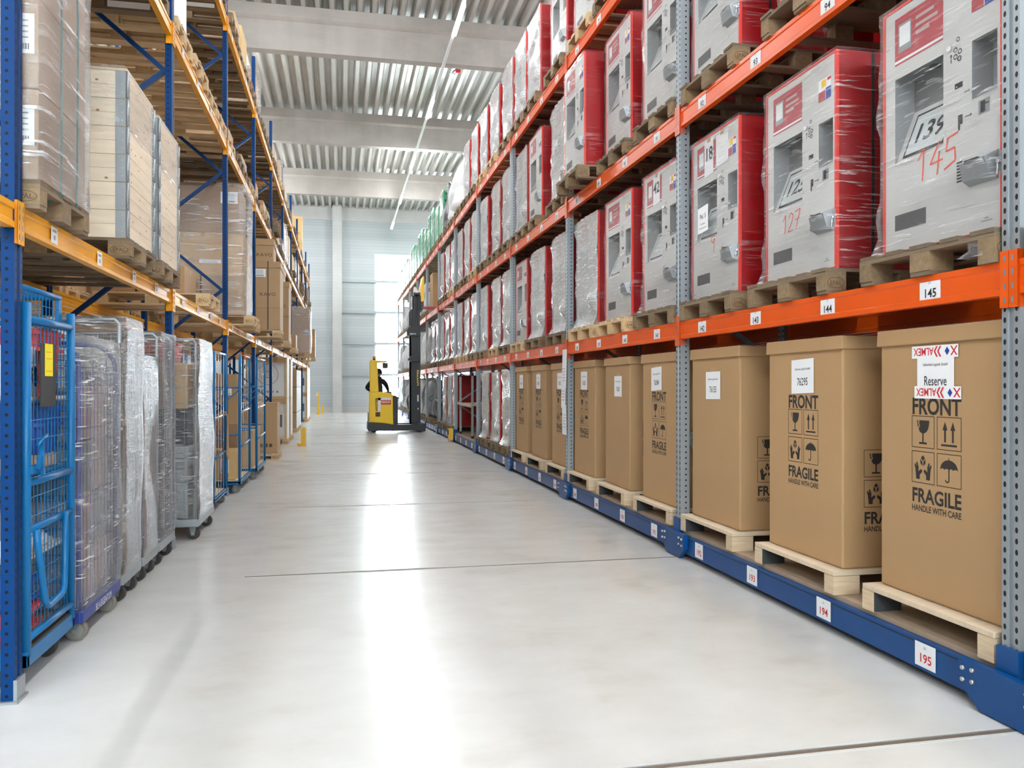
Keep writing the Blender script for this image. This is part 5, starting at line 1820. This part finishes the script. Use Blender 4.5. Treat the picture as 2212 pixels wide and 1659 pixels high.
MB().tube([(.0, -.05, .06), (.02, .02, .0), (.02, .05, -.12), (.015, .02, -.50), (.015, .10, -.56), (.015, .12, -.40), (.02, .05, -.10)], .012, 'strap_tan', 5).build('band', t)
lbox(-1.54, 10.2, .5, .5, .186, .55, 'card_pale', 'carton on the deck of the first blue trolley', 'cartons on the blue trolleys')
lbox(-1.54, 10.2, .5, .5, .737, .35, 'card_dull', 'dull carton stacked on the carton of the first blue trolley', 'cartons on the blue trolleys')
lbox(-1.46, 12.0, .45, .5, .186, .42, 'card_tan', 'tan carton with a white sheet, near end of the second blue trolley', 'cartons on the blue trolleys', sheet=(.1, .2, .12, .2))
lbox(-1.50, 12.55, .5, .5, .186, .75, 'card_dull', 'tall dull carton, far end of the second blue trolley', 'cartons on the blue trolleys')
lbox(-1.50, 12.55, .5, .5, .937, .75, 'card', 'tall carton upper one at the far end of the second blue trolley', 'cartons on the blue trolleys', sheet=(.1, .5, .14, .12))
lbox(-1.40, 13.75, .55, .55, .186, .60, 'card_pale', 'pale carton, near end of the third blue trolley', 'cartons on the blue trolleys')
lbox(-1.40, 14.40, .55, .55, .186, .62, 'card', 'brown carton, far end of the third blue trolley', 'cartons on the blue trolleys')
# ---------------------------------------------------------------- reach truck with driver
TY0, TY1 = 26.05, 27.30
def TX(xc):
    return .83 + (xc - 115) * .00182
def TZ(yc):
    return max(0, 2.7235 - .001777 * yc - .005)
def side(pts):
    return [(TX(a), TZ(c)) for a, c in pts]
t = thing('reach_truck', 'yellow and black reach truck with raised mast, standing across the aisle', 'forklift', (0, 0, 0))
b = MB()
ch = side([(112, 1480), (115, 1360), (135, 1340), (190, 1340), (400, 1358), (555, 1385), (560, 1500), (310, 1495), (130, 1500)])[::-1]
b.prism(ch, 'y', TY0, TY1, 'truck_black')
b.build('chassis', t, None, .012)
for y0, y1 in ((TY0, TY0 + .18), (TY1 - .18, TY1)):
    MB().prism(side([(550, 1500), (550, 1385), (945, 1385), (985, 1365), (1090, 1365), (1118, 1390), (1118, 1510), (1060, 1520), (930, 1490)])[::-1], 'y', y0, y1, 'truck_black').build('support_arm', t, None, .01)
    m = MB(); m.cyl((TX(1015), (y0 + y1) / 2, .10), 'y', .10, .12, 'charcoal', 20); m.build('wheel', t)
m = MB(); m.cyl((TX(220), TY0 + .22, .09), 'y', .09, .12, 'charcoal', 20); m.build('wheel', t)
m = MB(); m.cyl((TX(220), TY1 - .3, .14), 'y', .14, .14, 'charcoal', 20); m.build('wheel', t)
body = side([(135, 1362), (135, 805), (300, 795), (420, 805), (520, 828), (545, 852), (555, 1387), (400, 1362), (190, 1342)])[::-1]
o = MB().prism(body, 'y', TY0 + .015, TY0 + .42, 'truck_yellow').build('body_panel', t, None, .02)
b = MB()
y = TY0 + .0125
b.text('HYSTER', (TX(264), y, TZ(1020)), (0, 0, 1), (-1, 0, 0), .115, 'print_black', .02, sx=1.05)
b.box(TX(245), TX(325), y, y + .002, TZ(1240), TZ(1160), 'ink_brown')
b.build('lettering', o)
b = MB()
b.box(TX(285), TX(335), y, y + .002, TZ(1145), TZ(905), 'paper'); b.box(TX(285), TX(512), y, y + .002, TZ(945), TZ(902), 'paper'); b.box(TX(335), TX(512), y, y + .002, TZ(1022), TZ(945), 'print_red')
for z in (968, 992):
    b.box(TX(345), TX(500), y - .001, y, TZ(z + 5), TZ(z - 5), 'paper')
b.build('sticker', o)
MB().prism(side([(150, 806), (150, 232), (200, 226), (268, 238), (285, 400), (300, 797)])[::-1], 'y', TY0 + .03, TY0 + .24, 'truck_yellow').build('pillar', t, None, .02)
MB().prism(side([(160, 806), (165, 232), (230, 232), (250, 806)])[::-1], 'y', TY1 - .16, TY1 - .06, 'truck_yellow').build('pillar', t, None, .012)
b = MB()
b.prism(side([(160, 262), (200, 232), (445, 238), (445, 262), (270, 276)])[::-1], 'y', TY0 + .05, TY1 - .05, 'truck_yellow')
b.build('overhead_guard', t, None, .008)
m = MB(); m.cyl((TX(224), TY0 + .14, TZ(215)), 'z', .045, .05, 'charcoal', 14); m.cyl((TX(224), TY0 + .14, TZ(184)), 'z', .042, .09, 'beacon_orange', 14)
m.build('beacon', t)
b = MB(); b.blob(TX(368), TX(455), TY0 + .10, TY0 + .26, TZ(372), TZ(280), 'charcoal', .02, 2, 6); b.build('work_lamp', t)
MB().prism(side([(548, 862), (600, 868), (652, 905), (652, 920), (632, 922), (636, 1382), (552, 1382)])[::-1], 'y', TY0 + .04, TY1 - .04, 'truck_black').build('battery_box', t, None, .01)
MB().prism(side([(130, 1362), (130, 1180), (545, 1180), (552, 1385)])[::-1], 'y', TY0 + .45, TY1, 'truck_black').build('cab_floor', t)
b = MB(); b.box(TX(200), TX(360), TY0 + .36, TY0 + .44, TZ(978), TZ(640), 'charcoal'); b.box(TX(200), TX(380), TY0 + .45, TY0 + .95, TZ(1060), TZ(985), 'charcoal')
b.build('seat', t, None, .02)
b = MB(); b.box(TX(400), TX(540), TY0 + .43, TY0 + .72, TZ(1180), TZ(800), 'truck_black'); b.tube([(TX(530), TY0 + .5, TZ(810)), (TX(533), TY0 + .5, TZ(690))], .008, 'charcoal', 6); b.build('control_panel', t)
# mast: outer, middle and inner channels, one pair each
for k, (xa, xb, zt, w) in enumerate(((880, 1035, 1.53 + .0147 * (831 - 707), 0), (902, 1030, 1.53 + .0147 * (831 - 668), .10), (925, 1035, 4.53, .20))):
    for s in (0, 1):
        y0 = TY0 + .16 + w if s == 0 else TY1 - .16 - w - .10
        b = MB()
        x0, x1 = TX(xa), TX(xb)
        b.box(x0, x1, y0 + (.085 if s == 0 else 0), y0 + (.10 if s == 0 else .015), .12 if k == 0 else .3, zt, 'truck_black')
        b.box(x0, x0 + .06, y0, y0 + .10, .12 if k == 0 else .3, zt, 'truck_black').box(x1 - .06, x1, y0, y0 + .10, .12 if k == 0 else .3, zt, 'truck_black')
        if k == 0:
            b.box(x0 + .06, x1 - .06, y0 + .02, y0 + .035, .12, zt, 'truck_black')
        ob = b.build(('outer_mast', 'middle_mast', 'inner_mast')[k], t)
        if k == 0 and s == 0:
            m = MB()
            m.text('HYSTER', (TX(997), y0 - .001 + .02, TZ(537)), (0, 0, 1), (-1, 0, 0), .12, 'truck_yellow', .02, sx=1.25)
            m.box(TX(980), TX(1015), y0 + .018, y0 + .0195, TZ(975), TZ(855), 'paper'); m.box(TX(985), TX(1010), y0 + .018, y0 + .0195, TZ(1120), TZ(1090), 'paper')
            m.build('lettering', ob)
for zz in (4.50, 3.33, 1.2):
    MB().box(TX(940), TX(1020), TY0 + .2, TY1 - .2, zz - .06, zz, 'truck_black').build('mast_crossbar', t)
def T2(px, py):
    return (.83 + (px - 793.9) * .01509, 1.53 + (831 - py) * .01473)
# hose reels and guards on the mast
q = [T2(876.5, 723), T2(876.5, 711), T2(880, 705), T2(890, 702.5), T2(905, 701.5), T2(905, 725)]
o = MB().prism(q[::-1], 'y', TY0 + .13, TY0 + .36, 'truck_black').build('mast_guard', t, None, .01)
m = MB(); m.text('E40173', (T2(888.5, 0)[0], TY0 + .126, T2(0, 720)[1]), (1, 0, 0), (0, 0, 1), .065, 'paper', .01); m.build('lettering', o)
MB().prism([T2(879, 778), T2(879, 774), T2(884, 769), T2(892, 767.5), T2(905, 767), T2(905, 781), T2(886, 780)][::-1], 'y', TY0 + .13, TY0 + .30, 'truck_black').build('mast_guard', t, None, .008)
MB().prism([T2(881, 702), T2(881, 672), T2(886, 665), T2(893, 665), T2(893, 682), T2(888, 684), T2(888, 702)][::-1], 'y', TY0 + .30, TY0 + .34, 'truck_black').build('hose_bracket', t)
MB().prism([T2(893, 615), T2(896, 615), T2(903, 627), T2(903, 630), T2(892, 633)][::-1], 'y', TY0 + .4, TY0 + .7, 'white').build('mast_camera', t)
# lifted fork carriage with its yellow backrest, forks in the rack
b = MB()
b.prism([T2(906, 648), T2(906, 618), T2(911, 592), T2(913, 594), T2(912.6, 646), T2(909, 649)][::-1], 'y', TY0 + .18, TY1 - .2, 'deep_yellow')
b.build('load_backrest', t)
b = MB().box(T2(905, 0)[0], T2(910, 0)[0], TY0 + .2, TY1 - .25, T2(0, 668)[1], T2(0, 636)[1], 'truck_black')
b.build('fork_carriage', t)
for y in (TY0 + .30, TY1 - .45):
    b = MB()
    x0 = T2(910, 0)[0]
    b.box(x0, x0 + .045, y, y + .10, 4.03, 4.42, 'machine_red')
    b.box(x0 + .045, x0 + 1.05, y, y + .10, 4.03, 4.07, 'machine_red')
    b.build('fork', t)

# ---- driver, seated sideways in the cab, seen from behind
def person_mesh():
    V, E, RD = [], [], []
    def chain(start, pts):
        p = start
        for (x, y, z, r) in pts:
            V.append((x, y, z)); RD.append(r)
            i = len(V) - 1
            if p is not None:
                E.append((p, i))
            p = i
        return p
    root = chain(None, [(1.15, 26.72, 1.15, .15)])
    chest = chain(root, [(1.155, 26.70, 1.35, .165), (1.16, 26.69, 1.55, .185), (1.165, 26.70, 1.66, .13)])
    neck = chain(chest, [(1.17, 26.71, 1.745, .058)])
    head = chain(neck, [(1.18, 26.73, 1.83, .082), (1.185, 26.735, 1.91, .098), (1.185, 26.73, 1.985, .080)])
    chain(head - 1, [(1.20, 26.83, 1.90, .020)])
    for s, el, wr in ((-1, (.80, 26.70, 1.42), (.93, 26.95, 1.33)), (1, (1.47, 26.74, 1.44), (1.52, 27.0, 1.31))):
        sh = chain(chest, [(1.165 + .17 * s, 26.70, 1.63, .10), (1.165 + .25 * s, 26.70, 1.56, .088)])
        e = chain(sh, [(el[0], el[1], el[2], .068)])
        w = chain(e, [(wr[0], wr[1], wr[2], .036)])
        p = chain(w, [(wr[0] + .01, wr[1] + .06, wr[2] - .015, .034)])
        for k in range(4):
            dx = (k - 1.5) * .021
            L = (.062, .075, .07, .055)[k]
            chain(p, [(wr[0] + .01 + dx, wr[1] + .095, wr[2] - .02, .0095), (wr[0] + .01 + dx * 1.15, wr[1] + .095 + L * .5, wr[2] - .032, .0088), (wr[0] + .01 + dx * 1.2, wr[1] + .095 + L * .75, wr[2] - .062, .0078)])
        chain(w, [(wr[0] - .042 * s, wr[1] + .035, wr[2] - .01, .0115), (wr[0] - .052 * s, wr[1] + .075, wr[2] - .028, .0095)])
        h = chain(root, [(1.15 + .10 * s, 26.76, 1.10, .105)])
        kn = chain(h, [(1.15 + .16 * s, 27.12, 1.13, .072)])
        an = chain(kn, [(1.15 + .16 * s, 27.18, .78, .046)])
        chain(an, [(1.15 + .17 * s, 27.17, .715, .045), (1.15 + .18 * s, 27.26, .70, .038)])
    me = bpy.data.meshes.new('person')
    me.from_pydata(V, E, [])
    ob = bpy.data.objects.new('person', me)
    C.objects.link(ob)
    m = ob.modifiers.new('skin', 'SKIN')
    m.use_smooth_shade = True
    for k, r in enumerate(RD):
        d = me.skin_vertices[0].data[k]
        d.radius = (r, r)
        d.use_root = k == 0
    ob.modifiers.new('sub', 'SUBSURF').levels = 2
    bpy.context.view_layer.update()
    dg = bpy.context.evaluated_depsgraph_get()
    m2 = bpy.data.meshes.new_from_object(ob.evaluated_get(dg))
    bpy.data.objects.remove(ob)
    m2.materials.clear()
    m2.materials.append(MAT['cloth_black'])
    m2.materials.append(MAT['skin'])
    for p in m2.polygons:
        c = p.center
        p.material_index = 1 if (c.z > 1.755) or (c.y > 26.965 and 1.2 < c.z < 1.36 and p.area < .002 and (c.x < 1.02 or c.x > 1.46)) else 0
        p.use_smooth = True
    return m2
pm = person_mesh()
p = tag(link('person', pm), 'person in black seated in the reach truck, seen from behind, arms out to the controls', 'person')
b = MB()
n = 12
ring = []
for k in range(7):
    a = k / 6 * math.pi * .62
    rr = .118 * math.sin(a) + (.006 if k else 0)
    ring.append([(1.185 + rr * math.cos(2 * math.pi * j / n), 26.715 + rr * 1.05 * math.sin(2 * math.pi * j / n), 1.93 + .135 * math.cos(a)) for j in range(n)])
vs = [v for r in ring for v in r]
b.add(vs, [(k * n + j, (k + 1) * n + j, (k + 1) * n + (j + 1) % n, k * n + (j + 1) % n) for k in range(6) for j in range(n)] + [list(range(n))], 'cloth_black', True)
b.tube([(1.10, 26.66, 1.75), (1.17, 26.63, 1.76), (1.25, 26.66, 1.75), (1.27, 26.74, 1.74), (1.17, 26.80, 1.73), (1.08, 26.74, 1.74)], .045, 'cloth_black', 8, True)
b.build('hood', p)

# ---------------------------------------------------------------- yellow rack-end guards on the floor
def guard(x, y, label, h, tall):
    t = thing('rack_guard', label, 'guard', (x, y, 0), 0, 'yellow steel guards')
    b = MB(); b.prism([(-.06, .01), (.06, .01), (.06, h), (.0, h), (-.06, h - .06)], 'y', -.012, .012, 'deep_yellow'); b.build('plate', t, None, .004)
    MB().box(-.15, .08, -.07, .07, 0, .012, 'deep_yellow').box(-.15, -.06, -.05, .05, .012, .07, 'deep_yellow').build('foot', t, None, .004)
    if tall:
        MB().box(-.06, .02, .05, .12, 0.012, 1.12, 'deep_yellow').build('post', t); MB().box(.16, .26, -.03, .04, .0, .45, 'deep_yellow').build('post', t)
        MB().box(-.10, -.061, .05, .12, .95, 1.10, 'paper').build('reflector', t)
guard(-.93, 21.0, 'yellow steel rack guard standing alone on the floor beside the blue rack', .46, False)
guard(-1.15, 43.2, 'taller yellow guard with a post at the far wall', .48, True)
